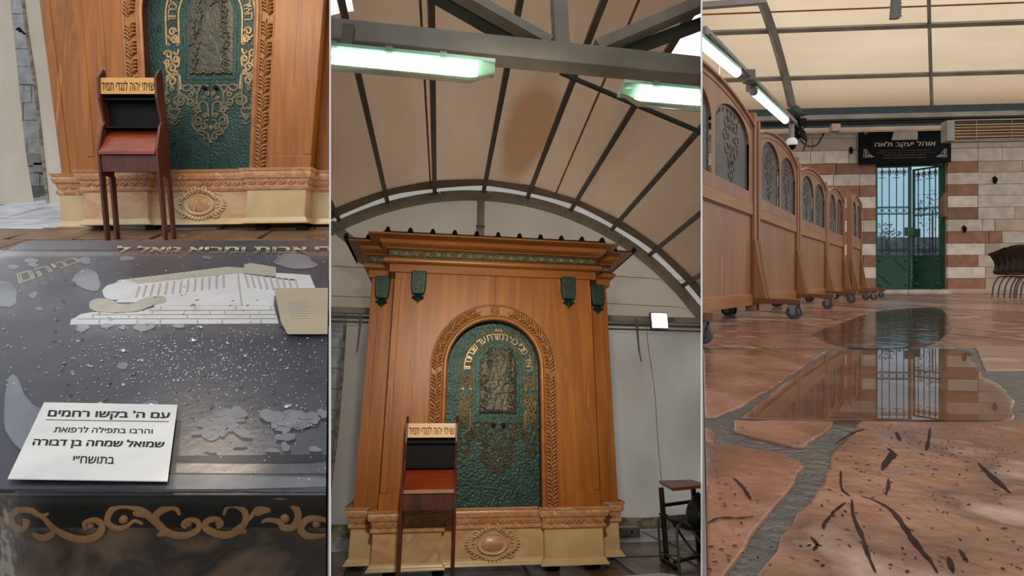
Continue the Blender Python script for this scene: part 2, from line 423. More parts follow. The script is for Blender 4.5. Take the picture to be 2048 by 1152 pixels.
def build_ark(label, wingx=1.335, LS=1.0):
    """ark in bay coordinates centred on x=UC, front plane y=AY"""
    global LEAF
    UC, AY, ZW, ZS = .545, 5.2, -.765, .6     # centre, front, foot of wood, arch springing
    RO, RC = .485, .657
    root = thing('torah_ark', label, 'ark', (UC, AY+.3, -1.31))
    def D(px, py, y=AY+.125): v = B2.at(px, py, y=y); return v.x-UC, v.z
    def arc(r, n=24, y=None):      # left to right over the top
        return [(-r*cos(pi*i/n), ZS+r*sin(pi*i/n)) for i in range(n+1)]
    X = lambda x: UC+x
    # core
    obj('body_core', G().box(X(-1.0), X(1.0), AY+.16, AY+.8, -1.0, 1.75), M['oak'], root)
    # front oak panels with arch cut
    for s in (-1, 1):
        a = arc(RC-.004, 24)
        half = [p for p in a if p[0]*s >= -1e-6]
        if s > 0: half = half[::-1]       # from outer foot to top
        ys = [(-1.0650*-s, ZW), (s*(RC-.004), ZW)]
        poly = [(s*1.065, ZW), (s*(RC-.004), ZW)]+half+[(0, 1.64), (s*1.065, 1.64)]
        obj('oak_panel', G().pxz([(X(x), z) for x, z in poly], AY, AY+.2), M['oak'], root, bev=.003)
        g = G().box(X(s*wingx) if s < 0 else X(1.0), X(-1.0) if s < 0 else X(wingx), AY+.25, AY+.8, ZW, 1.64)
        obj('side_panel', g, M['oak'], root, bev=.004)
        # vertical corner strips on the wings and pilasters
        for xa, xb, yy in ((s*(wingx), s*(wingx-.085), AY+.238), (s*1.068, s*1.0, AY-.010)):
            obj('corner_strip', G().box(X(min(xa, xb)), X(max(xa, xb)), yy, yy+.03, ZW+.16 if yy < AY+.1 else ZW, 1.50), M['oak'], root, bev=.004)
        obj('foot_board', G().box(X(min(s*1.075, s*.665)), X(max(s*1.075, s*.665)), AY-.014, AY+.02, ZW, ZW+.15), M['oak'], root, bev=.004)
    # plank joints: narrow dark grooves (recessed strips) above the arch
    gj = G()
    for xx, z0 in ((.02, 1.30), (.22, 1.26), (.40, 1.16), (-.82, .0), (.85, .0), (-.45, 1.1)):
        gj.box(X(xx)-.0015, X(xx)+.0015, AY-.0012, AY+.002, z0, 1.6)
    obj('plank_joint', gj, M['walnut'], root, kind='stuff')
    # carved band bed
    inner, outer = .528, .645
    def band(r0, r1, y0, y1):
        pi_ = [(-r0, ZW)]+arc(r0)+[(r0, ZW)]; po = [(-r1, ZW)]+arc(r1)+[(r1, ZW)]
        g = G(); n = len(pi_)
        vs = [(X(x), y0, z) for x, z in pi_]+[(X(x), y0, z) for x, z in po]+[(X(x), y1, z) for x, z in pi_]+[(X(x), y1, z) for x, z in po]
        fs = []
        for i in range(n-1):
            fs += [(i, i+1, n+i+1, n+i)[::-1], (2*n+i, 3*n+i, 3*n+i+1, 2*n+i+1), (i, 2*n+i, 2*n+i+1, i+1)[::-1], (n+i, n+i+1, 3*n+i+1, 3*n+i)[::-1]]
        g.add(vs, fs); return g
    obj('carved_band', band(inner-.02, RC+.002, AY+.006, AY+.05), M['oak_carved'], root)
    def run(r, rad, m, name):
        p = [(-r, ZW)]+[(-r, ZW+(ZS-ZW)*k/6) for k in range(1, 6)]+arc(r)+[(r, ZS-(ZS-ZW)*k/6) for k in range(1, 7)]
        obj(name, G().tube([(X(x), AY, z) for x, z in p], rad, 8, up=(0, 1, 0)), m, root, smooth=50)
    run(.505, .026, M['oak_moulding'], 'arch_moulding'); run(.535, .008, M['oak_moulding'], 'arch_bead'); run(.648, .009, M['oak_moulding'], 'outer_bead')
    # reveal down to the doors
    obj('door_reveal', band(RO, RO+.02, AY+.0, AY+.18), M['walnut'], root)
    # leaves
    if LEAF is None: LEAF = leaf_mesh()
    rm = .588
    def put(x, z, ang, flip=1):
        c = Vector((X(x), AY+.006, z)); k = 1.0
        if DEF: c = DEF(c); k = LS
        inst(LEAF, 'carved_leaf', root, c, Matrix.Rotation(ang, 4, 'Y'), (flip*k, k, k))
    nz = 9
    for i in range(nz):
        z = ZW+.075+i*(ZS-ZW-.05)/nz
        put(-rm, z, 0); put(rm, z, 0, -1)
    na = 6
    for i in range(na):
        a = radians(6+i*12.4)
        put(-rm*cos(a), ZS+rm*sin(a), a); put(rm*cos(a), ZS+rm*sin(a), -a, -1)
    # crown carved at the top
    g = G()
    for k in (-2, -1, 0, 1, 2):
        g.tube([(X(k*.008), AY, ZS+rm-.035), (X(k*.018), AY-.012, ZS+rm+.0), (X(k*.022), AY-.004, ZS+rm+.03+.008*(2-abs(k)))], [.004, .010, .004], 6)
        g.ball((X(k*.022), AY-.006, ZS+rm+.036+.008*(2-abs(k))), .007, 6)
    g.tube([(X(-.045), AY, ZS+rm-.02), (X(0), AY-.008, ZS+rm-.042), (X(.045), AY, ZS+rm-.02)], .009, 6)
    obj('carved_crown', g, M['oak_carved'], root, smooth=50)
    # ------------- doors
    DY = AY+.14; SX = D(996.6, 800)[0]
    for s in (-1, 1):
        a = arc(RO+.012, 28)
        pts = [p for p in a if (p[0]-SX)*s > 0]
        zt = ZS+sqrt((RO+.012)**2-SX**2)
        if s < 0: poly = [(SX-.0015, ZW-.02), (-RO-.012, ZW-.02)]+pts+[(SX-.0015, zt)]
        else: poly = [(SX+.0015, ZW-.02), (SX+.0015, zt)]+pts+[(RO+.012, ZW-.02)]
        leaf = obj('door_leaf', G().pxz([(X(x), z) for x, z in poly], DY, DY+.03), M['green'], root)
        kx, kz = D(996.6+s*10, 850, DY)
        g = G().lathe((X(kx), DY-.05, kz), [(.002, -.012), (.016, -.009), (.021, .004), (.016, .016), (.008, .022), (.007, .045), (.017, .050)], 14, 'Y')
        obj('door_knob', g, M['black'], leaf, smooth=40)
    # text ring lines: measured in the door plane
    xo = D(923.2, 754, DY)[0]; xi = D(944.3, 754, DY)[0]
    ro, ri = SX-xo, SX-xi
    ztop_o = D(996.6, 590+315/4.267, DY)[1]; ztop_i = D(996.6, 590+400/4.267, DY)[1]
    zb_o = D(922, 590+820/4.267, DY)[1]
    zs_ = ztop_o-ro
    def ring(r, sx=1.0):
        zt = ztop_o if r == ro else ztop_i
        h = zt-zs_
        return [(SX-r*cos(pi*i/26), zs_+h*sin(pi*i/26)) for i in range(27)]
    T = lambda pts, y=DY-.004: [(X(x), y, z) for x, z in pts]
    g = G()
    for r in (ro, ri):
        p = ring(r)
        full = [(SX-r, zb_o+.03)]+p+[(SX+r, zb_o+.03)]
        g.tube(T(full), .0085, 6, up=(0, 1, 0))
        for s in (-1, 1):
            inn = s if r == ri else -s
            g.tube(T(spiral(SX+s*r+inn*.016, zb_o+.03, .016, .8, pi if inn > 0 else 0, 1 if inn > 0 else -1)), .006, 5, up=(0, 1, 0))
    for s in (-1, 1):               # finial at the top
        g.tube(T(spiral(SX+s*.022, ztop_o+.012, .018, 1.1, -pi/2 if s > 0 else -pi/2, s)), .006, 5, up=(0, 1, 0))
    g.tube(T([(SX, ztop_o), (SX, ztop_o+.05)]), [.009, .003], 6, up=(0, 1, 0))
    obj('text_band', g, M['gold'], root, smooth=60)
    # letters round the arch
    phrase = 'האיר פני כל המזרח עד שבחברון'
    g = G(); rm_ = (ro+ri)/2; hh = (ztop_o+ztop_i)/2-zs_
    z0 = D(1063, 590+650/4.267, DY)[1]; st = (zs_-z0)
    L = st*2+pi*(rm_+hh)/2; n = len(phrase)
    chars = [(c, .55 if c in ' ' else (.50 if c in 'יון' else .66 if c == 'ז' else 1.0)) for c in phrase]
    tot = sum(w for c, w in chars); pos = 0
    lh = (ro-ri)*.62
    for c, w in chars:
        s_ = (pos+w/2)/tot*L; pos += w
        if s_ < st: x_, z_, a = SX+rm_, z0+s_, 0.0
        elif s_ > L-st: x_, z_, a = SX-rm_, z0+(L-s_), pi
        else: a = (s_-st)/(L-2*st)*pi; x_, z_ = SX+rm_*cos(a), zs_+hh*sin(a)
        if c == ' ': continue
        up = Vector((cos(a), 0, sin(a))); rt = Vector((sin(a), 0, -cos(a)))
        wd = lh*(.26 if c in 'יון' else .42 if c == 'ז' else .74)
        ht = lh*(.55 if c == 'י' else 1)
        cpt = Vector((X(x_), DY-.010, z_))
        b0 = cpt+up*(lh*.5-ht if c == 'י' else -lh/2)
        text_on(g, c, lambda a_, b_, b0=b0, rt=rt, up=up, wd=wd, ht=ht: b0+rt*(a_-.5)*wd+up*b_*ht, .022, back=(0, .010, 0))
    obj('lettering', g, M['gold'], root, label='raised gold Hebrew lettering round the arch')
    # scrolls, right half measured, mirrored
    def zz(dx, zy): x, z = D(996.4+dx/6.4, 820+zy/6.4, DY); return x-SX, z
    k6 = (D(1010, 900, DY)[0]-D(1000, 900, DY)[0])/10/6.4
    g = G(); g2 = G()
    def both(pts, r=.0075, gg=None):
        r = r*1.35
        for s in (-1, 1): (gg or g).tube([(X(SX+s*x), DY-.005, z) for x, z in pts], r, 6, up=(0, 1, 0))
    def sp_(dx, zy, r, turns, a0, sg, rr=.0075, gg=None):
        x, z = zz(dx, zy); both(spiral(x, z, r*k6, turns, a0, sg), rr, gg)
    def cv(pts, rr=.0075, gg=None): both(smooth_path([zz(*p) for p in pts], 6), rr, gg)
    sp_(217, 345, 52, 1.4, pi, 1); sp_(337, 330, 62, 1.5, 0, -1); sp_(217, 262, 36, 1.2, pi/2, 1)
    sp_(482, 245, 26, 1.0, -pi/2, 1); sp_(482, 330, 40, 1.2, pi/2, -1); sp_(147, 440, 46, 1.4, 0, 1); sp_(142, 560, 66, 1.6, pi/2, -1)
    sp_(72, 625, 44, 1.3, pi, 1); sp_(34, 250, 26, 1.1, -pi/2, -1); sp_(56, 505, 30, 1.2, pi, -1); sp_(72, 310, 24, 1.1, 0, 1)
    cv([(16, 520), (22, 420), (40, 365), (80, 345), (118, 370), (118, 440), (90, 460)])
    cv([(20, 180), (60, 160), (105, 175), (130, 230), (170, 235), (190, 190), (235, 155), (290, 165), (335, 160), (350, 215), (320, 262), (270, 300), (235, 330)])
    cv([(110, 175), (150, 160), (200, 185), (240, 222), (290, 215), (300, 180), (260, 160)]); cv([(140, 235), (150, 330), (140, 380)])
    cv([(240, 330), (290, 270), (330, 265), (392, 300), (410, 350), (370, 385)])
    cv([(205, 560), (200, 620), (150, 680), (80, 690), (30, 720), (12, 760), (0, 835)]); cv([(95, 640), (150, 700), (90, 735), (60, 720)])
    cv([(20, 770), (50, 790), (70, 770), (50, 750)], .006); cv([(16, 560), (50, 560), (60, 600), (20, 640)], .006)
    cv([(350, 0), (350, 120), (352, 270)], .008); cv([(370, 20), (430, 50), (478, 90), (482, 145), (430, 165), (395, 130), (400, 95), (435, 85), (455, 110)])
    cv([(480, 140), (482, 250)]); sp_(432, 200, 30, 1.2, pi/2, 1)
    # side pendants
    cv([(360, 300), (352, 360), (375, 400), (352, 440), (360, 480), (400, 510), (412, 570)]); cv([(464, 370), (455, 400), (474, 440), (464, 480), (424, 510), (412, 570)])
    sp_(392, 432, 20, 1.0, 0, 1, .006); sp_(434, 432, 20, 1.0, pi, -1, .006); cv([(365, 560), (385, 590), (412, 600), (440, 590), (460, 560)], .006)
    cv([(330, 520), (370, 515), (400, 545)], .006); cv([(494, 520), (455, 515), (424, 545)], .006)
    x, z = zz(0, 650); dome(g, X(SX), z, .022, DY, .016, 10, 1, 1.3)
    obj('lower_scrollwork', g, M['scroll'], root, smooth=60, kind='stuff')
    # upper strips
    def z4(a, b): x, z = D(840+a/4.267, 590+b/4.267, DY); return abs(x-SX), z
    k4 = (D(950, 780, DY)[0]-D(940, 780, DY)[0])/10/4.267
    def s4(a, b, r, turns, a0, sg, rr=.0075): x, z = z4(a, b); both(spiral(x, z, r*k4, turns, a0, sg), rr, g2)
    def c4(pts, rr=.0075): both(smooth_path([z4(*p) for p in pts], 6), rr, g2)
    s4(400, 715, 30, 1.2, pi, -1); s4(408, 775, 22, 1.1, 0, 1); c4([(365, 740), (385, 758), (420, 740), (432, 760), (428, 790)])
    s4(362, 868, 32, 1.2, 0, 1); s4(348, 915, 20, 1.2, 0, -1); s4(417, 905, 26, 1.2, pi, -1); s4(385, 962, 34, 1.3, 0, 1); s4(410, 995, 20, 1.2, 0, -1); s4(378, 1058, 38, 1.3, 0, 1)
    c4([(385, 850), (380, 900), (400, 940), (430, 950), (440, 900)]); c4([(340, 930), (345, 980), (380, 1010), (430, 1010), (440, 1060), (440, 1120)])
    c4([(440, 830), (425, 870), (400, 850)]); c4([(340, 1060), (345, 1020), (390, 1015)])
    obj('side_scrollwork', g2, M['gold'], root, smooth=60, kind='stuff')
    # centre relief panel: frame + sculpted slab + branches
    xl, zb = z4(505, 1010); _, zt = z4(668, 452); xf, zfb = z4(478, 1045); _, zft = z4(668, 438)
    def archpoly(w, z0, z1, n=18): h = z1-z0; sp0 = z1-w; return [(-w, z0)]+[(-w*cos(pi*i/n), sp0+w*sin(pi*i/n)) for i in range(n+1)]+[(w, z0)]
    g = G(); p = archpoly(xf, zfb, zft); g.tube([(X(SX+x), DY-.002, z) for x, z in p], .007, 5, closed=True, up=(0, 1, 0))
    p = archpoly(xf+.03, zfb-.03, zft+.025); g.tube([(X(SX+x), DY, z) for x, z in p], .006, 5, closed=True, up=(0, 1, 0))
    obj('panel_frame', g, M['green_plain'], root, smooth=60)
    g = G(); w = xl; sp0 = zt-w
    def surf(u, v):
        z = zb+(zt-zb)*v
        hw = w if z < sp0 else sqrt(max(0, w*w-(z-sp0)**2))
        x = (2*u-1)*hw
        h = .006+.0015*sin(z*230+3*sin(x*30))+.008*(noise.noise(Vector((x*22, z*30, 3)))+.6*noise.noise(Vector((x*50, z*70, 9))))+.012*max(0, 1-(z-zb)/.08)
        ed = min(1, min(u, 1-u)*14, v*16, (1-v)*12)
        return (X(SX+x), DY-max(.0, .004+h)*ed, z)
    g.grid(surf, 44, 60)
    obj('relief_panel', g, M['relief'], root, smooth=80, label='dark bronze relief of a tree above rippling water')
    g = G(); rr = random.Random(5)
    for s in (-1, 1):
        for k in range(15):
            t = k/14; x0 = s*w*(.62+.25*rr.random())*(1 if t < .6 else .8); z0 = zb+.03+t*(zt-zb)*.86; ln = .05+.03*rr.random(); a = rr.uniform(.2, 1.4)*s
            pts = []
            for i in range(7):
                q = i/6; pts.append((X(SX+x0-s*.03*q+.012*sin(q*7)), DY-.020-.006*sin(pi*q), z0+ln*q+.01*cos(q*5)))
            g.tube(pts, [.005+.005*sin(pi*i/6) for i in range(7)], 5, up=(0, 1, 0))
            for kk in range(3): dome(g, X(SX+x0+rr.uniform(-.02, .02)), z0+rr.uniform(0, ln), .010, DY-.014, .010, 6, 1.6, .8, rr.uniform(0, 3))
    for k in range(9):
        a = radians(18+k*18); pts = [(X(SX+.10*cos(a)*q*1.3), DY-.022, zt-.13+.11*sin(a)*q+.02*sin(q*4)) for q in (0, .3, .6, .8, 1)]
        g.tube(pts, [.006, .005, .004, .004, .003], 5, up=(0, 1, 0))
    for k in range(13):
        dome(g, X(SX+(-.9+1.8*k/12)*w), zb+.012+.006*sin(k*2), .016, DY-.008, .02, 7, 1.2, .8)
    obj('relief_branches', g, M['relief'], root, smooth=60, kind='stuff')
    # ------------- plinth
    zr = lambda py, y: B2.at(1150, py, y=y).z
    P0 = 5.06
    pl = [(X(-wingx), AY+.8), (X(-wingx), AY+.17), (X(-1.10), AY+.17), (X(-1.10), AY-.08), (X(-.48), AY-.08), (X(-.48), AY+.0), (X(.485), AY+.0), (X(.485), AY-.08), (X(1.06), AY-.08), (X(1.06), AY+.17), (X(wingx-.03), AY+.17), (X(wingx-.03), AY+.8)]
    h1, h2, h3, h4, h5, h6, h7, h8 = [zr(v, P0) for v in (1012.5, 1020, 1034, 1048, 1056, 1059, 1118, 1137)]
    obj('plinth_body', G().sweep(pl, [(0, h6+.01), (0, h7-.01)][::-1]), M['marble'], root)
    top = [(0, ZW), (.055, ZW), (.062, h1-.004), (.060, h1-.018), (.045, h2), (.050, h2-.012), (.052, h2-.03), (.04, h3), (.028, h3-.004)]
    obj('cap_moulding', G().sweep(pl, [( -.10, ZW+.001)]+top), M['marble_cap'], root, smooth=30)
    obj('shell_band', G().sweep(pl, [(.028, h3), (.018, (h3+h4)/2), (.006, h4)]), M['marble_cap'], root)
    obj('necking', G().sweep(pl, [(.006, h4), (.022, h4-.006), (.024, h5), (.010, h6-.002), (0, h6)]), M['marble_cap'], root, smooth=30)
    hb = h8+.02
    obj('base_moulding', G().sweep(pl, [(0, h7), (.012, h7-.01), (.020, h7-.03), (.034, h7-.04), (.040, h7-.055), (.040, hb), (-.1, hb)]), M['marble_cream'], root, smooth=30)
    # smooth cream faces of the two right-hand blocks and the outer left block
    for xa, xb, yy in ((.495, 1.05, AY-.0825), (1.07, wingx-.04, AY+.1675), (-wingx+.01, -1.11, AY+.1675)):
        obj('plinth_face', G().box(X(xa), X(xb), yy, yy+.02, h7-.004, h6+.004), M['marble_cream'], root)
    g = G()
    segs = [(-wingx, -1.10, AY+.155), (-1.10, -.48, AY-.098), (-.48, .485, AY-.018), (.485, 1.06, AY-.098), (1.06, wingx-.03, AY+.155)]
    for xa, xb, yy in segs:
        n = max(2, int((xb-xa)/.085)); w_ = (xb-xa)/n
        for k in range(n):
            xc = xa+w_*(k+.5)
            g.tube([(X(xc+w_*.47*cos(pi+pi*i/6)), yy-.004, h3-.006+(h3-h4)*.82*sin(pi+pi*i/6)) for i in range(7)], .0055, 5, up=(0, 1, 0))
            for q in (-1, 0, 1): g.tube([(X(xc), yy-.004, h3-.012), (X(xc+q*w_*.22), yy-.004, h4+.02)], [.003, .007], 5, up=(0, 1, 0))
    obj('shell_frieze', g, M['marble_cap'], root, smooth=50, kind='stuff')
    # medallion
    mx, mz = D(985, 1088, AY-.01); mx = B2.at(985, 1088, y=AY-.01).x-UC
    g = G(); g.lathe((X(mx), AY+.0, mz), [(.150, 0), (.150, -.02), (.142, -.03), (.130, -.026), (.128, -.02)], 28, 'Y', sq=(1, .62))
    med = obj('medallion', g, M['marble_cream'], root, smooth=40)
    g = G(); g.lathe((X(mx), AY-.0, mz), [(.128, -.012), (.09, -.030), (.04, -.038), (.004, -.040)], 24, 'Y', sq=(1, .60)); obj('medallion_boss', g, M['marble_cap'], root, smooth=60)
    g = G()
    for k in range(36):
        a = 2*pi*k/36; rad = 1+.10*abs(sin(2*a+pi/2))**2; x_ = .185*cos(a)*rad*(1.12 if abs(cos(a)) > .85 else 1); z_ = .125*sin(a)*rad
        g.tube([(X(mx+x_*.86), AY-.012, mz+z_*.84), (X(mx+x_*1.0), AY-.028, mz+z_*.98+.006), (X(mx+x_*1.16), AY-.008, mz+z_*1.16)], [.008, .016, .006], 6, up=(0, 1, 0))
    for s in (-1, 1):
        for q in (-1, 1):
            g.tube([(X(mx+x), AY-.022, mz+z) for x, z in spiral(s*.16, q*.085, .036, 1.2, 0 if s > 0 else pi, s*q)], .008, 6, up=(0, 1, 0))
        g.tube([(X(mx+x), AY-.024, mz+z) for x, z in spiral(s*.045, .150, .030, 1.1, -pi/2, s)], .007, 6, up=(0, 1, 0))
        g.tube([(X(mx+s*.17), AY-.02, mz+.02), (X(mx+s*.235), AY-.02, mz), (X(mx+s*.17), AY-.02, mz-.02)], .012, 6)
    obj('medallion_leafwork', g, M['marble_cream'], root, smooth=50)
    # skids under the plinth
    for xa in (-1.0, .55, .95, -.55): obj('skid', G().box(X(xa), X(xa+.1), AY+.02, AY+.7, -1.31, hb), M['black'], root)
    # ------------- cornice
    zc = lambda py, y: B2.at(1000, py, y=y).z
    wx = wingx-.0
    pc = [(X(-wx), AY+.8), (X(-wx), AY+.25), (X(-1.09), AY+.25), (X(-1.09), AY), (X(1.09), AY), (X(1.09), AY+.25), (X(wx), AY+.25), (X(wx), AY+.8)]
    c = [zc(551, 5.16), zc(535, 5.16), zc(534, 5.12), zc(521.5, 5.12), zc(507, 5.14), zc(502, 5.10)]
    ct = zc(476, 4.96)
    obj('architrave', G().sweep(pc, [(-.05, c[0]), (.035, c[0]), (.035, c[1]-.006), (.045, c[1])]), M['oak_moulding'], root)
    r_ = (c[3]-c[2])/2
    obj('torus_moulding', G().sweep(pc, [(.045, c[2])]+[(.055+r_*1.1*sin(pi*i/6), c[2]+r_*(1-cos(pi*i/6))) for i in range(7)]+[(.05, c[3])]), M['oak_moulding'], root, smooth=50)
    fz = obj('frieze_band', G().sweep(pc, [(.05, c[3]), (.05, c[4])]), M['corbel'], root)
    g = G(); zm = (c[3]+c[4])/2; hh = (c[4]-c[3])/2
    for xa, xb, yy in ((-1.13, 1.13, AY-.052), (-wx-.04, -1.15, AY+.198), (1.15, wx+.04, AY+.198)):
        n = max(2, int((xb-xa)/.11)); w_ = (xb-xa)/n
        for k in range(n):
            xc = X(xa+w_*(k+.5))
            for q in range(5): a = 2*pi*q/5+pi/2; dome(g, xc+.014*cos(a), zm+.014*sin(a), .012, yy, .010, 6)
            for s in (-1, 1):
                g.tube([(xc+s*x, yy, zm+z) for x, z in spiral(.036, 0, hh*.62, 1.2, pi, 1 if k % 2 else -1)], .0050, 4, up=(0, 1, 0))
    g.sweep(pc, [(.05, c[3]+.001), (.056, c[3]+.004), (.05, c[3]+.008)]); g.sweep(pc, [(.05, c[4]-.008), (.056, c[4]-.004), (.05, c[4]-.001)])
    obj('frieze_flowers', g, M['gold'], root, smooth=50, kind='stuff')
    cy = [(.05, c[4]), (.075, c[4]+.002), (.075, c[5]-.004), (.085, c[5])]+[(.10+.045*sin(a), c[5]+.012+.055*(1-cos(a))) for a in (0, .5, 1, 1.5)]
    lo = cy[-1]; cy += [(lo[0]+.10*(1-cos(a))+.0, lo[1]+(ct-lo[1]-.02)*sin(a)) for a in (.3, .6, .9, 1.2, 1.5)]
    cy += [(cy[-1][0]+.012, ct-.018), (cy[-1][0]+.012, ct), (-.1, ct)]
    obj('crown_moulding', G().sweep(pc, cy), M['oak_moulding'], root, smooth=35)
    tipx = cy[-2][0]
    # corrugated sheet
    n = 14; g = G(); ex = 1.09+tipx+.26
    ys = (AY-tipx-.03, AY+.9)
    pts = []
    for k in range(n+1):
        xc = -ex+2*ex*k/n
        if k: pts += []
        pts += [(xc-.03, 0), (xc-.014, .045), (xc+.014, .045), (xc+.03, 0)]
    for y in ys: g.v += [Vector((X(x), y if abs(x) < 1.32 else max(y, AY+.25-tipx-.03), ct+.004+z)) for x, z in pts]
    m = len(pts); g.f += [(i, i+1, m+i+1, m+i) for i in range(m-1)]
    o = obj('corrugated_roof_sheet', g, M['roofsheet'], root); so = o.modifiers.new('t', 'SOLIDIFY'); so.thickness = .004
    # green corbels
    for px, py0, py1, y in ((837, 541, 608, AY), (1137, 553, 617, AY), (767, 549, 615, AY+.25), (1194.5, 564, 626, AY+.25)):
        a = B2.at(px, (py0+py1)/2, y=y-.04); xx = a.x if abs(a.x-UC) < 1.09 else UC+math.copysign(min(abs(a.x-UC), wingx-.10), a.x-UC)
        if abs(a.x-UC) >= 1.03: xx = UC+math.copysign((1.09+wingx)/2+.0, a.x-UC)
        zt_ = c[0]+.01; zb_ = zt_-.36; w_ = .077
        cb = obj('corbel', G().pxz([(xx-w_, zt_), (xx+w_, zt_), (xx+w_, zt_-.16), (xx+w_*.8, zt_-.25), (xx-w_*.8, zt_-.25), (xx-w_, zt_-.16)], y-.07, y+.01), M['corbel'], root, bev=.008)
        g = G()
        g.tube([(xx+q*w_*.72, y-.072, z) for q, z in ((-1, zt_-.02), (1, zt_-.02), (1, zt_-.22), (-1, zt_-.22))], .005, 5, closed=True, up=(0, 1, 0))
        for kk in range(4): g.tube([(xx+(-1)**kk*a_, y-.074, zt_-.055-kk*.04+b_) for a_, b_ in spiral(.012, 0, .024, 1.1, pi, 1)], .0045, 5, up=(0, 1, 0))
        obj('corbel_relief', g, M['scroll'], cb, smooth=50)
        g = G()
        for q in (-2, -1, 0, 1, 2): g.tube([(xx+q*.010, y-.02, zt_-.25), (xx+q*.026, y-.05, zt_-.29-.0*abs(q)), (xx+q*.016, y-.03, zt_-.345+abs(q)*.022)], [.008, .014, .005], 6, up=(0, 1, 0))
        obj('corbel_palmette', g, M['corbel'], cb, smooth=50)
    return root
def build_lectern(lab, S, lx, rx, yb, yf, rows, floor, foot_lx=None, foot_rx=None):
    """S bay; lx, rx pixel x of label board; rows: pixel rows for label top, label bottom, desk back, desk front, apron bottom, top of sides"""
    rt, rlb, rdb, rdf, rab, rside = rows
    pxc = (lx+rx)/2
    zz_ = lambda py, y: S.at(pxc, py, y=y).z
    xl = S.at(lx, rt, y=yb-.05).x; xr = S.at(rx, rt, y=yb-.05).x
    zt, zl, zdb, zdf, za, zs = zz_(rt, yb-.05), zz_(rlb, yb-.07), zz_(rdb, yb), zz_(rdf, yf), zz_(rab, yf), zz_(rside, yb-.02)
    fb, ff = floor(yb), floor(yf)
    root = thing('prayer_lectern', lab, 'lectern', ((xl+xr)/2, (yb+yf)/2, (fb+ff)/2))
    th = .022
    for x0, x1 in ((xl-th, xl), (xr, xr+th)):
        poly = [(yb, zs), (yb-.03, zs), (yb-.09, zt), (yb-.10, zl-.04), (yb-.06, zdb+.06), (yb-.09, zdb+.02), (yf-.01, zdf+.02), (yf-.01, za-.02), (yf+.045, za-.03), (yb-.0, za-.03), (yb+.02, zdb)]
        obj('side_panel', G().pyz(poly, x0, x1), M['walnut'], root, bev=.003)
        for y0, y1, f in ((yf-.01, yf+.045, ff), (yb-.045, yb+.01, fb)):
            fl = min(floor(y0), floor(y1), floor((y0+y1)/2)) if False else floor((y0+y1)/2)
            obj('leg', G().pyz([(y0, za-.02), (y1, za-.02), (y1-.005, fl), (y0+.005, fl)], x0, x1), M['walnut'], root, bev=.002)
    b = obj('name_board', G().pyz([(yb-.07, zt), (yb-.055, zt), (yb-.07, zl), (yb-.085, zl)], xl, xr), M['board'], root)
    g = G(); W_ = xr-xl; H_ = zt-zl
    text_on(g, heb('שויתי יהוה לנגדי תמיד'), lambda s, t: (xl+W_*(.02+.96*s), yb-.0865+.015*(.20+.62*t), zl+H_*(.20+.62*t)), .008)
    obj('board_lettering', g, M['ink'], b, label='dark Hebrew lettering on the pale board')
    obj('shelf_back', G().pyz([(yb-.01, zt-.01), (yb+.005, zt-.01), (yb+.005, zdb-.02), (yb-.01, zdb-.02)], xl, xr), M['black'], root)
    obj('shelf_floor', G().box(xl, xr, yb-.08, yb, zdb+.005, zdb+.02), M['black'], root)
    obj('shelf_top', G().box(xl, xr, yb-.07, yb, zl-.05, zl-.035), M['black'], root)
    obj('desk_top', G().pyz([(yb-.01, zdb), (yf-.015, zdf), (yf-.02, zdf-.03), (yb-.01, zdb-.025)], xl, xr), M['walnut_desk'], root, bev=.002)
    obj('apron', G().box(xl, xr, yf+.002, yf+.02, za, zdf-.02), M['walnut'], root)
    return root
# ================================================================== partitions between the bays
CUR = B1
for nm, k, y0 in (('wall_left', XL, .72), ('wall_right', XR, .75)):
    g = G(); t = .0023*y0/.72; y1 = 13.2
    n = Vector((1, -k, 0)).normalized()*t/2
    a, b = Vector((k*y0, y0, 0)), Vector((k*y1, y1, 0))
    g.pxy([(p.x, p.y) for p in (a-n, a+n, b+n, b-n)], -5.2, 6.2)
    obj(nm, g, M['white'], kind='structure')
# ================================================================== BAY TWO: ark under the vaulted tent
M['roof2'] = cloth('tan_tent_cloth', (186, 156, 128), (166, 136, 110), tr=.62, scale=(1.2, .35, 1.2), bump=.15, bs=2,
                   stain=((0, 0, 0), (1, 1, 1), (0, 0, 0), (150, 106, 66)))
M['gable'] = cloth('grey_gable_cloth', (216, 204, 186), (200, 188, 170), tr=.55, scale=(1, 1, 1), bump=.5, bs=2.2)
M['wallcloth'] = cloth('grey_wall_cloth', (214, 212, 206), (194, 190, 184), tr=.5, scale=(1.4, 1.4, .8), bump=.7, bs=1.6)
M['hem'] = pm('grimy_hem', (150, 142, 128), (104, 98, 84), scale=(9, 9, 14), rough=.8, ramp=(.4, .6))
M['lightcloth'] = cloth('white_cloth_strip', (232, 230, 224), (214, 212, 206), tr=.6)
M['floor2'] = pm('wet_brown_flagstone', (112, 92, 76), (86, 70, 58), (134, 112, 94), scale=(3, 3, 3), rough=.28, rvar=.15, bump=.4, bs=14, detail=9)
M['floor_grey'] = pm('worn_grey_flagstone', (200, 204, 214), (164, 168, 178), (214, 216, 222), scale=(4, 4, 4), rough=.3, bump=.5, bs=18, detail=9)  # worn grey stone, its colour lightened for daylight under the cloths
M['mortar'] = pm('dark_wet_mortar', (86, 80, 72), (62, 58, 52), scale=(14, 14, 14), rough=.35, bump=.8, bs=60, bdist=.01)
M['limestone'] = pm('pale_grey_limestone', (176, 178, 180), (146, 148, 150), (196, 198, 200), scale=(6, 6, 6), rough=.75, bump=.7, bs=22)
M['tube'] = pm('lit_fluorescent_tube', (255, 255, 255), emit=(236, 248, 255), es=5)
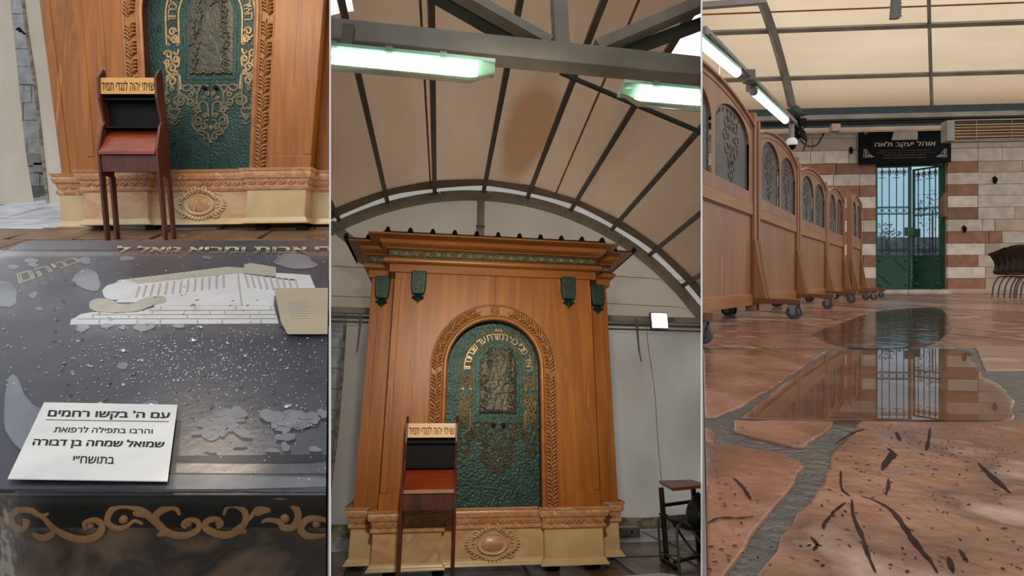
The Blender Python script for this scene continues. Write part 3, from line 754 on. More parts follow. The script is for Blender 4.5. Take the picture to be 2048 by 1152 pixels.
M['tube2'] = pm('bright_fluorescent_tube', (255, 255, 255), emit=(255, 240, 214), es=11)
M['flood'] = pm('lit_flood_glass', (255, 255, 255), emit=(246, 250, 255), es=6)
M['diffuser'] = sheet('ribbed_clear_diffuser', (196, 226, 222), 1.45, rough=.15, film=((186, 226, 210), .35))
M['trayw'] = pm('pale_green_fitting_tray', (168, 204, 184), (150, 190, 176), scale=(3, 3, 3), rough=.4)
CUR = B2; before = bay_begin()
GV = 6.9; FZ = -1.32
cxA, czA, RA = .575, -.565, 3.93
ap = lambda a, r=RA, y=GV: Vector((cxA+r*sin(a), y, czA+r*cos(a)))
ang = lambda px, py: atan2(B2.at(px, py, y=GV).x-cxA, B2.at(px, py, y=GV).z-czA)
# floor: worn flagstones
g = G().box(-3.0, 6.0, 1.4, 8.0, FZ-.06, FZ-.012)
fl2 = obj('floor', g, M['mortar'], kind='structure')
rr = random.Random(3)
y = 2.6
while y < 7.4:
    hgt = rr.uniform(.55, .8); x = -2.6+rr.uniform(0, .4)
    while x < 5.4:
        w = rr.uniform(.6, 1.15); j = lambda: rr.uniform(-.03, .03)
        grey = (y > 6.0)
        g = G().pxy([(x+.012+j(), y+.012+j()), (x+w-.012+j(), y+.012+j()), (x+w-.012+j(), y+hgt-.012+j()), (x+.012+j(), y+hgt-.012+j())], FZ-.03, FZ+rr.uniform(-.004, .004))
        obj('flagstone', g, M['floor_grey'] if grey else M['floor2'], fl2, bev=.008)
        x += w
    y += hgt
# vaulted roof cloth as bays between purlins
pur = [ang(*p) for p in [(671, 428), (772, 397), (868, 380), (967, 378), (1055.5, 391), (1142.6, 417), (1225, 455.5), (1302, 505), (1370, 566)]]
sp_l = pur[1]-pur[0]
pur = [pur[0]-3*sp_l, pur[0]-2*sp_l, pur[0]-sp_l]+pur+[pur[-1]+sp_l, pur[-1]+2*sp_l]
RV = RA+.13
roof = thing('ceiling', 'tan vaulted tent roof cloth between grey purlins', 'roof', (cxA, 4.5, 3), kind='structure')
holes = {}
def hole_at(px, py):
    d = B2.ray(px, py); o = B2.o     # intersect with the vault
    A_ = d.x*d.x+d.z*d.z; B_ = 2*(d.x*(-cxA)+d.z*(-czA)); C_ = cxA**2+czA**2-RV**2
    t = (-B_+sqrt(B_*B_-4*A_*C_))/(2*A_); p = d*t; return atan2(p.x-cxA, p.z-czA), p.y
ha = [hole_at(1318, 112), hole_at(1405, 112), hole_at(1405, 45), hole_at(655, 24), hole_at(700, 24)]
for i in range(len(pur)-1):
    a0, a1 = pur[i], pur[i+1]
    def fn(u, v):
        a = a0+(a1-a0)*u; y = 2.4+(GV-.05-2.4)*v
        return ap(a, RV-.012*sin(pi*u)*(1+.5*sin(y*3+i)), y)
    nu, nv = 8, 30
    g = G().grid(fn, nu, nv)
    keep = []
    for f in g.f:
        c = sum((g.v[k] for k in f), Vector())/4; a = atan2(c.x-cxA, c.z-czA)
        w = B2.M @ c; 
        if abs(a0-.335) < .02 and c.y < 3.58: continue
        if a < -.2 and c.y < ha[3][1]+.1 and a < ha[4][0]: continue
        keep.append(f)
    g.f = keep
    if i == 6 or True:
        obj('roof_cloth', g, M['roof2'], roof, smooth=80)
# stain placement in the object's frame (all panels share the ceiling's base)
sa, sy = hole_at(1052, 270); sc_ = ap(sa, RV, sy)-BASE[roof.name]
for n_ in M['roof2'].node_tree.nodes:
    if n_.type == 'MAPPING' and n_.vector_type == 'TEXTURE':
        n_.inputs['Location'].default_value = sc_; n_.inputs['Scale'].default_value = (.30, 1.1, .6); n_.inputs['Rotation'].default_value = (0, 0, 0)
for a in pur:
    p, q = ap(a, RA+.05, 2.2), ap(a, RA+.05, GV+.05)
    obj('purlin', G().bar(p, q, .055, .075, up=ap(a)-Vector((cxA, GV, czA))), M['steel_dark'], roof)
# thin seam welts of the cloth between some purlins
for (x0, y0_, x1, y1_) in ((845, 160, 861, 380), (1195, 165, 1105, 400)):
    a_, yy_ = hole_at(x0, y0_); b_, yb_ = hole_at(x1, y1_)
    obj('seam_welt', G().bar(ap(a_, RV-.02, 2.4), ap(b_, RV-.02, GV-.1), .022, .01, up=(0, 0, 1)), M['oak_carved'], roof)
# valance of dark cloth hanging over the gable end, light slit, arch beam in jointed lengths
A0, A1 = -1.0, 1.55
def strip(r0, r1, y, wob=0, n=60):
    return G().grid(lambda u, v: ap(A0+(A1-A0)*u, r0+(r1-r0)*v-(wob*abs(sin((A0+(A1-A0)*u)*9)) if v < .5 else 0), y), n, 1)
M['valance'] = pm('dull_brown_valance_cloth', (120, 108, 92), rough=.8)
obj('valance', strip(RV-.10, RV+.03, GV-.25, .03), M['valance'], roof)
obj('light_strip', strip(RA-.05, RV+.12, GV+.10), M['lightcloth'], roof)  # white translucent cloth standing in for the slit of daylight
arch = thing('gable_arch', 'curved grey steel arch of jointed lengths framing the end gable', 'beam', (cxA, GV, czA+RA))
joints = [ang(*p) for p in [(663, 440), (879, 384), (979, 384), (1056, 397), (1131, 421), (1244, 474), (1330, 540)]]
joints = [A0]+joints+[A1]
for i in range(len(joints)-1):
    a0, a1 = joints[i]+.001, joints[i+1]-.001; n = 8
    vs = []; fs = []
    for k in range(n+1):
        a = a0+(a1-a0)*k/n
        for r, y in ((RA-.075, GV-.05), (RA+.045, GV-.05), (RA+.045, GV+.06), (RA-.075, GV+.06)): vs.append(ap(a, r, y))
    for k in range(n):
        for j in range(4): fs.append((k*4+j, k*4+(j+1) % 4, (k+1)*4+(j+1) % 4, (k+1)*4+j))
    fs += [(0, 1, 2, 3), tuple(n*4+j for j in (3, 2, 1, 0))]
    obj('arch_length', G().add(vs, fs), M['steel'], arch)
p0 = B2.at(962, 390, y=GV); p1 = B2.at(962, 470, y=GV)
obj('centre_post', G().bar((p0.x, GV, p0.z), (p0.x, GV, 1.0), .11, .06, up=(0, 1, 0)), M['steel'], arch)
obj('post_clamp', G().bar((p0.x-.07, GV-.04, p1.z+.12), (p0.x+.07, GV-.04, p1.z+.12), .02, .02), M['steel_dark'], arch)
a, b = B2.at(660, 448, y=GV), B2.at(735, 508, y=GV)
obj('diagonal_brace', G().bar(a, a+(b-a)*1.8, .05, .13, up=(0, 0, 1)), M['steel'], arch)
# gable cloth above the rail
zr0 = B2.at(1200, 640, y=GV).z
g = G(); nx, nz = 60, 22
def gab(u, v):
    x = -3.0+7.2*u; top = czA+sqrt(max(.01, (RA+.02)**2-(x-cxA)**2)) if abs(x-cxA) < RA else czA
    z = zr0+(max(top, zr0+.01)-zr0)*v
    return (x, GV+.12+.03*sin(x*2.1+z*1.3)+.05*sin((x+z)*3.1)*max(0, x-1.5)/2, z)
gw = thing('wall_back', 'grey tent gable and wall cloth behind the tall ark', 'wall', (.5, GV+.2, FZ), kind='structure')
obj('gable_cloth', g.grid(gab, nx, nz), M['gable'], gw, smooth=80)
for py in (555, 610): 
    z = B2.at(1300, py, y=GV+.05).z; obj('cloth_seam', G().tube([(x, GV+.09, z+.02*sin(x)) for x in (-2.5, -1, 0, 1.5, 2.5, 3.5, 4.4)], .006, 5), M['gable'], gw)
# lower wall cloth with diagonal folds
YW = 7.0
XW0 = B2.at(689, 680, y=7.0).x
def low(u, v, x0=XW0, x1=4.4):
    x = x0+(x1-x0)*u; z = FZ-.02+(zr0-FZ+.02)*v+.04*(1-v)*sin(x*1.7)
    t = max(0, (x-1.6)/2.2)
    fold = .10*sin((x*1.0-z*.9)*4.2)*t*t*(.4+v) + .03*sin(x*7+z*2)*(1-v)+.04*sin((x*.6+z*1.1)*3)*t
    return (x, YW+.05+fold, z+.03)
obj('wall_cloth', G().grid(low, 90, 50), M['wallcloth'], gw, smooth=80)
obj('hem', G().grid(lambda u, v: Vector(low(u, v*.06))+Vector((0, -.012, 0)), 60, 2), M['hem'], gw, smooth=80)
obj('edge_binding', G().tube([B2.at(p[0], p[1], y=YW-.02) for p in [(690, 650), (683, 760), (672, 880), (662, 960), (655, 1030)]], .022, 6), M['hem'], gw)
for py0, py1 in ((655, 1035),):
    obj('cloth_seam', G().tube([Vector(low(.762+.01*(1-k/12), k/12))+Vector((0, -.01, 0)) for k in range(13)], .005, 5), M['hem'], gw)
# stone wall glimpsed past the edge of the cloth
sw = thing('wall_far', 'pale limestone wall glimpsed left of the cloth', 'wall', (-2, 8.0, FZ), kind='structure')
obj('wall_core', G().box(-4, -.7, 8.06, 8.2, FZ, 2.2), M['limestone'], sw)
z = FZ
while z < 2:
    x = -3.6+rr.uniform(0, .3)
    while x < -.8:
        w = rr.uniform(.4, .8); obj('stone', G().box(x+.002, x+w-.002, 8.0+rr.uniform(-.01, .01), 8.1, z+.002, z+.308), M['limestone'], sw, bev=.006); x += w
    z += .31
# rails
rl = thing('tent_rail', 'pair of grey horizontal rails across the wall cloth behind the ark', 'rail', (.5, GV-.1, zr0))
for py, r in ((640, .030), (651, .022), (660, .014)):
    z = B2.at(1300, py, y=GV-.1).z; obj('rail_tube' if r < .03 else 'rail_channel', (G().tube([(-2.4, GV-.1, z), (4.6, GV-.1, z)], r, 8) if r < .03 else G().box(-2.4, 4.6, GV-.12, GV-.04, z-.03, z+.05)), M['steel'] if r >= .03 else M['steel_dark'], rl)
# straps
for lab, pts in (('frayed webbing strap hanging from the rail left of the ark', [(721, 630), (720, 650), (719, 665), (716, 690), (714, 703)]),
                 ('frayed webbing strap hanging from the rail right of the ark', [(1271, 638), (1274, 655), (1276, 680), (1278, 700), (1282, 722)])):
    P = [B2.at(*p, y=GV-.17) for p in pts]; g = G()
    for i in range(len(P)-1): g.bar(P[i], P[i+1]+(P[i+1]-P[i])*.05, .035-.006*i, .006, up=(0, 1, 0))
    obj('webbing_strap', g, M['steel_dark'], None, lab, 'strap')
# flood light
c = B2.at(1319, 641, y=GV-.26)
fl = thing('flood_light', 'square lit flood light clamped to the wall rail right of the ark', 'lamp', c)
g = G().box(c.x-.13, c.x+.13, c.y, c.y+.06, c.z-.12, c.z+.12); obj('housing', g, M['steel_dark'], fl, bev=.008)
g = G().box(c.x-.112, c.x+.112, c.y-.012, c.y-.002, c.z-.105, c.z+.10); obj('lit_glass', g, M['flood'], fl)
obj('bracket', G().tube([(c.x+.13, c.y+.03, c.z), (c.x+.2, c.y+.05, c.z+.04), (c.x+.26, c.y+.1, c.z+.04)], .015, 6).box(c.x-.05, c.x+.05, c.y+.06, c.y+.14, c.z-.03, c.z+.03), M['steel_dark'], fl)
# ---- near truss
TV = 2.4
tr = thing('roof_truss', 'grey steel tie beam with king post and slanting struts overhead', 'beam', (.4, TV, 2.0))
zt0 = B2.at(1024, 72, y=TV).z; zt1 = B2.at(1024, 112, y=TV).z
tie = obj('tie_beam', G().box(-1.6, 2.0, TV, TV+.11, zt1, zt0), M['steel'], tr, bev=.006)
def strut(px0, py0, px1, py1, w, nm='strut', dep=.09, m='steel', y=TV+.02):
    a, b = B2.at(px0, py0, y=y+dep/2), B2.at(px1, py1, y=y+dep/2); b = a+(b-a)*1.7
    d = (b-a).normalized()
    obj(nm, G().bar(a-d*.05, b, w, dep, up=(0, 1, 0)), M[m], tr)
strut(1122, 92, 1117, -5, .088, 'king_post')
strut(1085, 82, 925, -8, .060)
strut(1015, 74, 875, -6, .050, m='steel_green', y=TV+.12)
strut(1205, 92, 1402, 8, .072)
strut(1240, 108, 1402, 48, .045, m='steel_green', y=TV+.12)
# a lower cross rail further back
a, b = hole_at(1150, 160), hole_at(1402, 268)
pa, pb = B2.at(1120, 145, y=3.6), B2.at(1410, 268, y=3.6)
obj('cross_rail', G().bar(pa, pb, .03, .03, up=(0, 1, 0)), M['steel_green'], tr)
# ---- fluorescent fittings under the tie beam
print('HOLES', ha, pur)
def batten(lab, x0, x1, zc, y, xlend, xrend):
    t = thing('fluorescent_light', lab, 'lamp', ((x0+x1)/2, y, zc), group=None)
    h = .042
    obj('tray', G().pyz([(y-.05, zc+h), (y+.06, zc+h), (y+.075, zc+.01), (y-.065, zc+.01)], x0, x1), M['trayw'], t, bev=.004)
    g = G(); n = 10; 
    prof = [(y+.085*cos(pi*k/n), zc+.012-.085*sin(pi*k/n)) for k in range(n+1)]
    vs = []; 
    for i in range(13):
        q = i/12; x = x0+(x1-x0)*q; s = min(1, .35+ (min(x-x0, x1-x)/.05)*.65)
        for yy, z in prof: vs.append((x, y+(yy-y)*s, zc+.012+(z-zc-.012)*s))
    g.add(vs, [(i*(n+1)+k, i*(n+1)+k+1, (i+1)*(n+1)+k+1, (i+1)*(n+1)+k) for i in range(12) for k in range(n)]+[tuple(range(n+1))[::-1], tuple(range(12*(n+1), 13*(n+1)))])
    obj('diffuser', g, M['diffuser'], t, smooth=40)
    for dy in (-.034, .034):
        obj('tube', G().tube([(x0+.09, y+dy, zc-.012), (x1-.09, y+dy, zc-.012)], .012, 8), M['tube2'], t)
    for xx in [x0+.16+k*.28 for k in range(int((x1-x0)/.28))]:
        obj('clip', G().box(xx, xx+.035, y-.078, y-.06, zc-.002, zc+.03), M['metal'], t)
    obj('hanger', G().box((x0+x1)/2-.03, (x0+x1)/2+.03, y-.02, y+.02, zc+h, zt1+.0), M['steel_dark'], t)
FV = 2.30
r = B2.at(989, 142, y=FV); l_ = B2.at(640, 92, y=FV)
batten('long twin-tube fluorescent light under the tie beam, reaching in from the left', -1.35, r.x, r.z, FV, 0, 0)
l2 = B2.at(1243, 182, y=FV)
batten('shorter-looking fluorescent light under the tie beam at the right', l2.x, l2.x+1.3, l2.z, FV, 0, 0)
# ---- the ark
build_ark('whole tall oak ark with crown cornice and green arched doors under the tent roof')
# lectern in front of it
build_lectern('slim dark wooden prayer lectern before the whole tall ark', B2, 817, 911, 4.92, 4.68, (846.5, 875, 936, 979, 1020, 833), lambda y: FZ)
# ---- high table at right
t = thing('high_table', 'tall narrow table with red-brown top and dark steel legs by the wall cloth', 'table', tuple(B2.at(1370, 1130, z=FZ)))
pl_ = B2.at(1334, 1128, z=FZ); zt_ = B2.at(1334, 969, y=pl_.y).z
q = [B2.at(1318, 961, z=zt_), B2.at(1383, 959, z=zt_), B2.at(1415, 969, z=zt_), B2.at(1345, 976, z=zt_)]
obj('table_top', G().prism([tuple(p) for p in q], (0, 0, -.03)), M['walnut_desk'], t, bev=.003)
pl_ = B2.at(1334, 1128, z=FZ); pr_ = B2.at(1399, 1112, z=FZ)
for p in (pl_, pr_): obj('leg', G().box(p.x-.02, p.x+.02, p.y-.02, p.y+.02, FZ+.03, zt_-.03), M['metal_dark'], t)
obj('stretcher', G().bar((pl_.x, pl_.y, zt_-.2), (pr_.x, pr_.y, zt_-.2), .03, .03), M['metal_dark'], t)
for p in (pl_, pr_): obj('foot', G().box(p.x-.02, p.x+.02, p.y-.2, p.y+.1, FZ, FZ+.035), M['metal_dark'], t)
obj('foot_rail', G().bar((pl_.x, pl_.y-.18, FZ+.06), (pr_.x, pr_.y-.18, FZ+.06), .03, .03), M['metal_dark'], t)
# ---- chair at the right edge
cb = B2.at(1362, 1150, z=FZ)
ch = thing('stacking_chair', 'black-seated tubular chair beside the high table', 'chair', (cb.x+.25, cb.y+.2, FZ))
x0, y0 = cb.x+.0, cb.y+.02
for dy in (0, .42):
    obj('leg_frame', G().tube(smooth_path([(x0, y0+dy, FZ+.01), (x0+.005, y0+dy, FZ+.36), (x0+.04, y0+dy, FZ+.42), (x0+.12, y0+dy, FZ+.42), (x0+.26, y0+dy, FZ+.22), (x0+.42, y0+dy, FZ+.01)], 5), .013, 8), M['steel_green'], ch, smooth=60)
for zz_ in (.10, .05): obj('crossbar', G().tube([(x0, y0, FZ+zz_), (x0, y0+.42, FZ+zz_)], .009, 6), M['steel_green'], ch)
obj('seat', G().grid(lambda u, v: (x0+.03+.42*u, y0-.02+.46*v, FZ+.44-.10*sin(pi*u*.8)+.02*abs(2*v-1)), 10, 6), M['plastic_black'], ch, smooth=80).modifiers.new('t', 'SOLIDIFY').thickness = .02
obj('backrest', G().grid(lambda u, v: (x0+.36+.10*(1-abs(2*u-1)**2)*0+.10*v-.06*sin(pi*v), y0+.21+(u-.5)*(.44-.10*v**3), FZ+.34+.30*v), 10, 10), M['plastic_black'], ch, smooth=80).modifiers.new('t', 'SOLIDIFY').thickness = .025
# ---- small metal box by the wall
p = B2.at(1258, 1066, z=FZ+.04)
jb = thing('metal_box', 'low grey metal box on the paving at the foot of the wall cloth', 'box', (p.x, p.y, FZ))
obj('case', G().box(p.x-.18, p.x+.13, p.y-.05, p.y+.10, FZ, FZ+.11), M['metal'], jb, bev=.01)
obj('knockout', G().lathe((p.x+.02, p.y-.055, FZ+.06), [(.016, 0), (.016, .01)], 10, 'Y'), M['black'], jb)
# ---- corner of the sheeted tomb at the bottom
M['tomb2'] = pm('blue_grey_sheeted_slab', (150, 156, 164), (110, 116, 122), scale=(6, 6, 6), rough=.2, coat=1, coatr=.05)
c0 = B2.at(1352, 1143.5, y=2.6); zt_ = c0.z; w_ = c0.x
g = G().pxy([(w_-1.6, 1.5), (w_, 1.5), (w_, 2.52), (w_-.02, 2.57), (w_-.07, 2.6), (w_-.9, 2.54)], FZ, zt_)
g2 = obj('sheeted_tomb', g, M['tomb2'], None, 'far edge of a sheeted grey tomb in front of the whole ark', 'tomb', bev=.012)
bay_end(before, [(1, XL), (-1, XR)])
# ================================================================== BAY ONE: the tomb with the ark's foot behind
CUR = B1; before = bay_begin()
D1 = 5.0; GS = .38
gz = lambda y: .5+GS*(y-D1)
def at1(px, py, y): return B1.at(px, py, y=y)
# sloping paved floor
fl1 = obj('floor', G().prism([(-8, .5, gz(.5)-.05), (-1.2, .5, gz(.5)-.05), (-1.2, 9, gz(9)-.05), (-8, 9, gz(9)-.05)], (0, 0, -.1)), M['mortar'], None, kind='structure')
rr = random.Random(11); y = 3.7
M['floor1'] = pm('brown_worn_flagstone', (126, 98, 74), (92, 66, 46), (150, 126, 100), scale=(3, 3, 3), rough=.35, rvar=.12, bump=.5, bs=20, detail=9)
while y < 7.2:
    hgt = rr.uniform(.35, .6); x = -6.5+rr.uniform(0, .4)
    while x < -1.6:
        w = rr.uniform(.5, 1.1); j = lambda: rr.uniform(-.04, .04)
        ps = [(x+.01+j(), y+.01), (x+w-.01+j(), y+.01+j()), (x+w-.01+j(), y+hgt-.01), (x+.01, y+hgt-.01+j())]
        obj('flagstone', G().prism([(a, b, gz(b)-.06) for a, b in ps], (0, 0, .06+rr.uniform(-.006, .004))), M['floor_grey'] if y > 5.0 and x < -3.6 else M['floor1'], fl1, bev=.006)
        x += w
    y += hgt
# back wall of pale stones and the hanging tent cloths
M['cloth1'] = cloth('cream_tent_curtain', (232, 224, 210), (216, 204, 188), tr=.25, scale=(1.5, 1.5, .9), bump=.5, bs=2.5)
sw = thing('wall_far', 'rough pale limestone wall behind the curtains of the left bay', 'wall', (-6, 7.6, gz(7.6)), kind='structure')
obj('wall_core', G().box(-9, -2, 7.66, 7.8, .5, 5.5), M['limestone'], sw)
z = 1.35
while z < 4.8:
    x = -8.3+rr.uniform(0, .3)
    while x < -5.8:
        w = rr.uniform(.3, .6); obj('stone', G().box(x+.002, x+w-.002, 7.6+rr.uniform(-.012, .012), 7.72, z+.002, z+.268), M['limestone'], sw, bev=.006); x += w
    z += .27
for dx, dz, s in ((0, 0, 1), (.15, -.18, .8)):
    p = at1(70+dx*60, 318-dz*90, 7.0)
    obj('loose_block', G().box(p.x-.13*s, p.x+.13*s, 7.0, 7.2, p.z-.1*s, p.z+.1*s), M['limestone'], sw, bev=.02)
def curtain(L_, R_, y, nm, lab, ncol=26, amp=.05):
    def side(P, v):
        n = len(P)-1; t = v*n; i = min(int(t), n-1); f = t-i
        return P[i][0]+(P[i+1][0]-P[i][0])*f, P[i][1]+(P[i+1][1]-P[i][1])*f
    def fn(u, v):
        a, b = side(L_, v), side(R_, v); p = at1(a[0]+(b[0]-a[0])*u, a[1]+(b[1]-a[1])*u, y)
        return (p.x, y+amp*sin(u*11+v*2)*(.5+.5*v), p.z)
    t = thing(nm, lab, 'curtain', at1((L_[-1][0]+R_[-1][0])/2, L_[-1][1], y))
    obj('cloth', G().grid(fn, ncol, 24), M['cloth1'], t, smooth=80)
    return t, fn
t, fn = curtain([(-160, -90), (-150, 100), (-150, 300), (-150, 412)], [(15, -90), (34, 90), (52, 300), (66, 412)], 6.25, 'tent_curtain', 'cream tent curtain at the far left edge, left of the gap')
obj('hem', G().tube([Vector(fn(k/16, 1))+Vector((0, -.02, 0)) for k in range(17)], .012, 5), M['hem'], t)
t, fn = curtain([(36, -90), (52, 60), (66, 160), (80, 300), (92, 412)], [(330, -90), (330, 80), (330, 200), (330, 300), (330, 408)], 6.15, 'tent_curtain', 'cream tent curtain with brown bound edge beside the low ark view', amp=.04)
obj('edge_binding', G().bar(fn(0, 0), fn(0, .25), .035, .02, up=(0, 1, 0)).bar(fn(0, .25), fn(0, .5), .035, .02, up=(0, 1, 0)).bar(fn(0, .5), fn(0, .75), .035, .02, up=(0, 1, 0)).bar(fn(0, .75), fn(0, 1), .035, .02, up=(0, 1, 0)), M['hem'], t)
g = G(); P = [at1(*p, 6.1) for p in ((49, 68), (38, 56), (33, 60), (38, 56), (40, 64))]; g.tube(P, .014, 5)
obj('iron_hook', g, M['black'], None, 'small black iron hook in the gap between the cream curtains', 'hook')
# dark backing cloth behind the ark to the partition
obj('backing_cloth', G().grid(lambda u, v: at1(330+345*u, -90+498*v, 6.2), 6, 6), M['cloth1'], None, 'tent cloth closing the space right of the low ark view', 'curtain')
# ---- the ark again, seen from nearer the ground
def DEF1(v):
    v = Vector(v); rel = v.x-.545; t = v.z+.765
    s = 206+(21 if t > 0 else 10)*t; px = 399-1.5*t+s*rel
    py = (346-214*t-16*t*t if t > 0 else 346-216*t)-.012*(px-400)
    return Vector(((px-CX)/F*D1, D1+(v.y-5.2)*.6, (CY-py)/F*D1))
DEF = DEF1
build_ark('oak ark cropped to its lower doors and marble plinth, behind the black tomb', wingx=1.46, LS=1.05)
DEF = lambda v: Vector((v[0]+.085*(1.75-v[2]), v[1], v[2]))
build_lectern('slim dark wooden prayer lectern standing between the black tomb and ark', B1, 207, 316, 4.72, 4.57, (157, 189, 262, 303, 343, 140), lambda y: gz(y))
DEF = None
# ---- tomb: c + g*y plane
TC = -.62
def T1(px, py, up=0.0): p = B1.at(px, py, g=(TC+up, GS)); return p
M['tomb'] = pm('black_polished_granite', (72, 73, 82), (52, 53, 62), (88, 89, 98), scale=(5, 5, 5), rough=.22, spec=.5, detail=10, bump=.05, bs=50)
M['tomb_front'] = pm('brown_black_sheeted_granite', (98, 76, 58), (12, 10, 8), (70, 54, 42), scale=(7, 3, 9), rough=.2, detail=7, ramp=(.42, .53), coat=.4, coatr=.12, distort=.4)
M['inlay_white'] = pm('white_engraved_inlay', (246, 246, 242), (232, 232, 226), scale=(12, 12, 12), rough=.5)
M['inlay_beige'] = pm('beige_engraved_inlay', (206, 200, 178), (188, 182, 158), scale=(40, 40, 40), rough=.5)
M['inlay_line'] = pm('engraved_grey_line', (190, 186, 176), rough=.6)
M['goldletter'] = pm('pale_gold_lettering', (238, 226, 184), (222, 206, 160), scale=(20, 20, 20), rough=.4)
M['goldscroll'] = pm('painted_gold_scroll', (150, 108, 62), (112, 78, 42), scale=(14, 14, 14), rough=.4)
M['textink'] = pm('black_print', (52, 50, 48), rough=.6)
tomb = thing('sheeted_tomb', 'black granite tomb with pale engraved building and gold lettering under clear sheeting', 'tomb', (-1.0, 1.3, gz(1.3)))
tl, tr_, fr, flf = T1(2, 509), T1(659, 509), T1(657.5, 990), T1(-120, 990)
RXK = XL-.0012
def rx(y): return RXK*y
slab = [(-2.05, flf.y), (rx(fr.y), fr.y), (rx(tr_.y), tr_.y), (-1.93, tr_.y)]
def zt1_(y, o=0): return TC+GS*y+o
obj('top_slab', G().prism([(x, y, zt1_(y, -.05)) for x, y in slab], (0, 0, .05)), M['tomb'], tomb)
yb2 = T1(400, 479).y
bk = [(-1.93, tr_.y+.004), (rx(tr_.y+.004), tr_.y+.004), (rx(yb2), yb2), (T1(64, 480).x, yb2), (T1(40, 484).x, yb2-.02), (T1(20, 494).x, T1(20, 494).y)]
obj('back_slab', G().prism([(x, y, zt1_(y, -.052)) for x, y in bk], (0, 0, .048)), M['tomb'], tomb)
obj('body', G().prism([(-2.0, flf.y+.02, zt1_(flf.y+.02, -.06)), (rx(flf.y+.02), flf.y+.02, zt1_(flf.y+.02, -.06)), (rx(1.95), 1.95, zt1_(1.95, -.06)), (-1.9, 1.95, zt1_(1.95, -.06))], (0, 0, -.62)), M['tomb_front'], tomb)
yf = flf.y
fz = lambda py: (CY-py)/F*yf
obj('front_lip', G().tube([(-2.05, yf+.002, fz(1003)), (rx(yf), yf+.002, fz(1003))], .0095, 8), M['black'], tomb, smooth=60)
fp = obj('front_panel', G().box(-2.05, rx(yf+.0), yf+.0, yf+.02, zt1_(yf)-.62, fz(1006)), M['tomb_front'], tomb)
# gold scrolls on the front: px paths
def Pf(px, py): return at1(px, py, yf-.004)
def fcurve(g, pts, r):
    P = smooth_path(pts, 6); n = len(P)
    g.tube([Pf(*p) for p in P], [r[0]+(r[1]-r[0])*sin(pi*min(1, i/(n-1)*1.0)) for i in range(n)], 6, up=(0, 1, 0), flat=.35)
def zc3(a, b): return (a/3.084, 800+b/3.084)
scs = [[(300, 700), (250, 715), (190, 680), (110, 680), (65, 730), (100, 790), (150, 790), (170, 755), (140, 735)], [(190, 680), (260, 720), (330, 790), (420, 840), (520, 860), (610, 830), (630, 770), (580, 740), (520, 760), (530, 800)],
       [(200, 825), (260, 850), (320, 830), (330, 790)], [(880, 765), (830, 745), (780, 780), (720, 790), (665, 755), (680, 690), (740, 650), (820, 655), (900, 700), (970, 760), (1040, 820), (1140, 835), (1220, 800), (1220, 750), (1160, 740), (1125, 770), (1150, 790)],
       [(1110, 710), (1080, 665), (1020, 670), (965, 710), (975, 760), (1030, 800)], [(820, 700), (870, 700), (900, 720)], [(970, 835), (1030, 815), (1060, 825)],
       [(1380, 710), (1400, 665), (1450, 650), (1510, 690), (1510, 760), (1440, 820), (1360, 830), (1270, 790), (1280, 745), (1340, 735), (1370, 765), (1340, 790)], [(1440, 800), (1530, 740), (1600, 660), (1700, 625), (1800, 640), (1840, 710), (1810, 780), (1750, 785), (1720, 750), (1650, 740), (1615, 755)],
       [(1670, 680), (1620, 680), (1580, 710)], [(1520, 815), (1470, 800), (1430, 815)], [(2040, 770), (1990, 735), (1900, 735), (1855, 790), (1890, 835), (1960, 840), (2030, 830)], [(20, 790), (10, 750), (-20, 720)]]
sg = G()
for s in scs: fcurve(sg, [zc3(*p) for p in s], (.0022, .0062))
for a, b, r in ((150, 765, 24), (750, 745, 28), (1150, 768, 26), (1345, 765, 26), (1750, 740, 30), (1945, 770, 26), (545, 785, 24)):
    p = Pf(*zc3(a, b)); dome(sg, p.x, p.z, r/3.084/1000*yf, yf, .004, 12)
obj('gold_scroll_border', sg, M['goldscroll'], tomb, smooth=60, label='painted gold scrolls along the front face')
# --- inlays on the top
def flat(pts, up=.0012, th=.0012, m='inlay_white', nm='inlay', par=tomb, lab=None):
    P = [T1(a, b) for a, b in pts]
    return obj(nm, G().prism([(p.x, p.y, p.z+up-th) for p in P], (0, 0, th)), M[m], par, label=lab)
z2 = lambda a, b: (a/3.032, 460+b/3.032)
def flz(pts, **k): return flat([z2(*p) for p in pts], **k)
flz([(424, 575), (430, 545), (455, 535), (490, 512), (560, 500), (700, 508), (830, 500), (950, 468), (1000, 462), (1660, 462), (1690, 568)], nm='building_base', lab='white engraved stone base of the building')
flz([(700, 440), (820, 330), (1440, 262), (1700, 300), (1880, 320), (1920, 385), (1665, 400), (1660, 460), (1000, 460), (940, 470), (900, 440)], nm='building_wall', up=.0011, lab='white engraved buttressed wall')
flz([(740, 305), (1380, 225), (1480, 232), (1480, 268), (1440, 265), (820, 330)], nm='building_roof', m='inlay_beige', up=.0018)
flz([(1480, 212), (1520, 203), (1672, 228), (1674, 285), (1480, 265)], nm='building_tower', m='inlay_beige', up=.0020)
flz([(1674, 262), (1880, 275), (1925, 388), (1880, 388), (1790, 300), (1674, 290)], nm='building_wing', up=.0016)
def blobz(pts, n=5, **k): flz([tuple(p) for p in smooth_path([z2_ for z2_ in pts]+[pts[0]], n)], **k)
blobz([(545, 480), (545, 440), (600, 418), (680, 430), (720, 452), (800, 450), (880, 415), (990, 405), (1005, 440), (930, 460), (830, 495), (700, 504), (600, 500)], nm='engraved_bush', m='inlay_beige', up=.0022)
blobz([(620, 370), (650, 340), (700, 325), (730, 305), (800, 315), (830, 340), (800, 400), (720, 425), (640, 415)], nm='engraved_bush', m='inlay_white', up=.0020)
g = G()
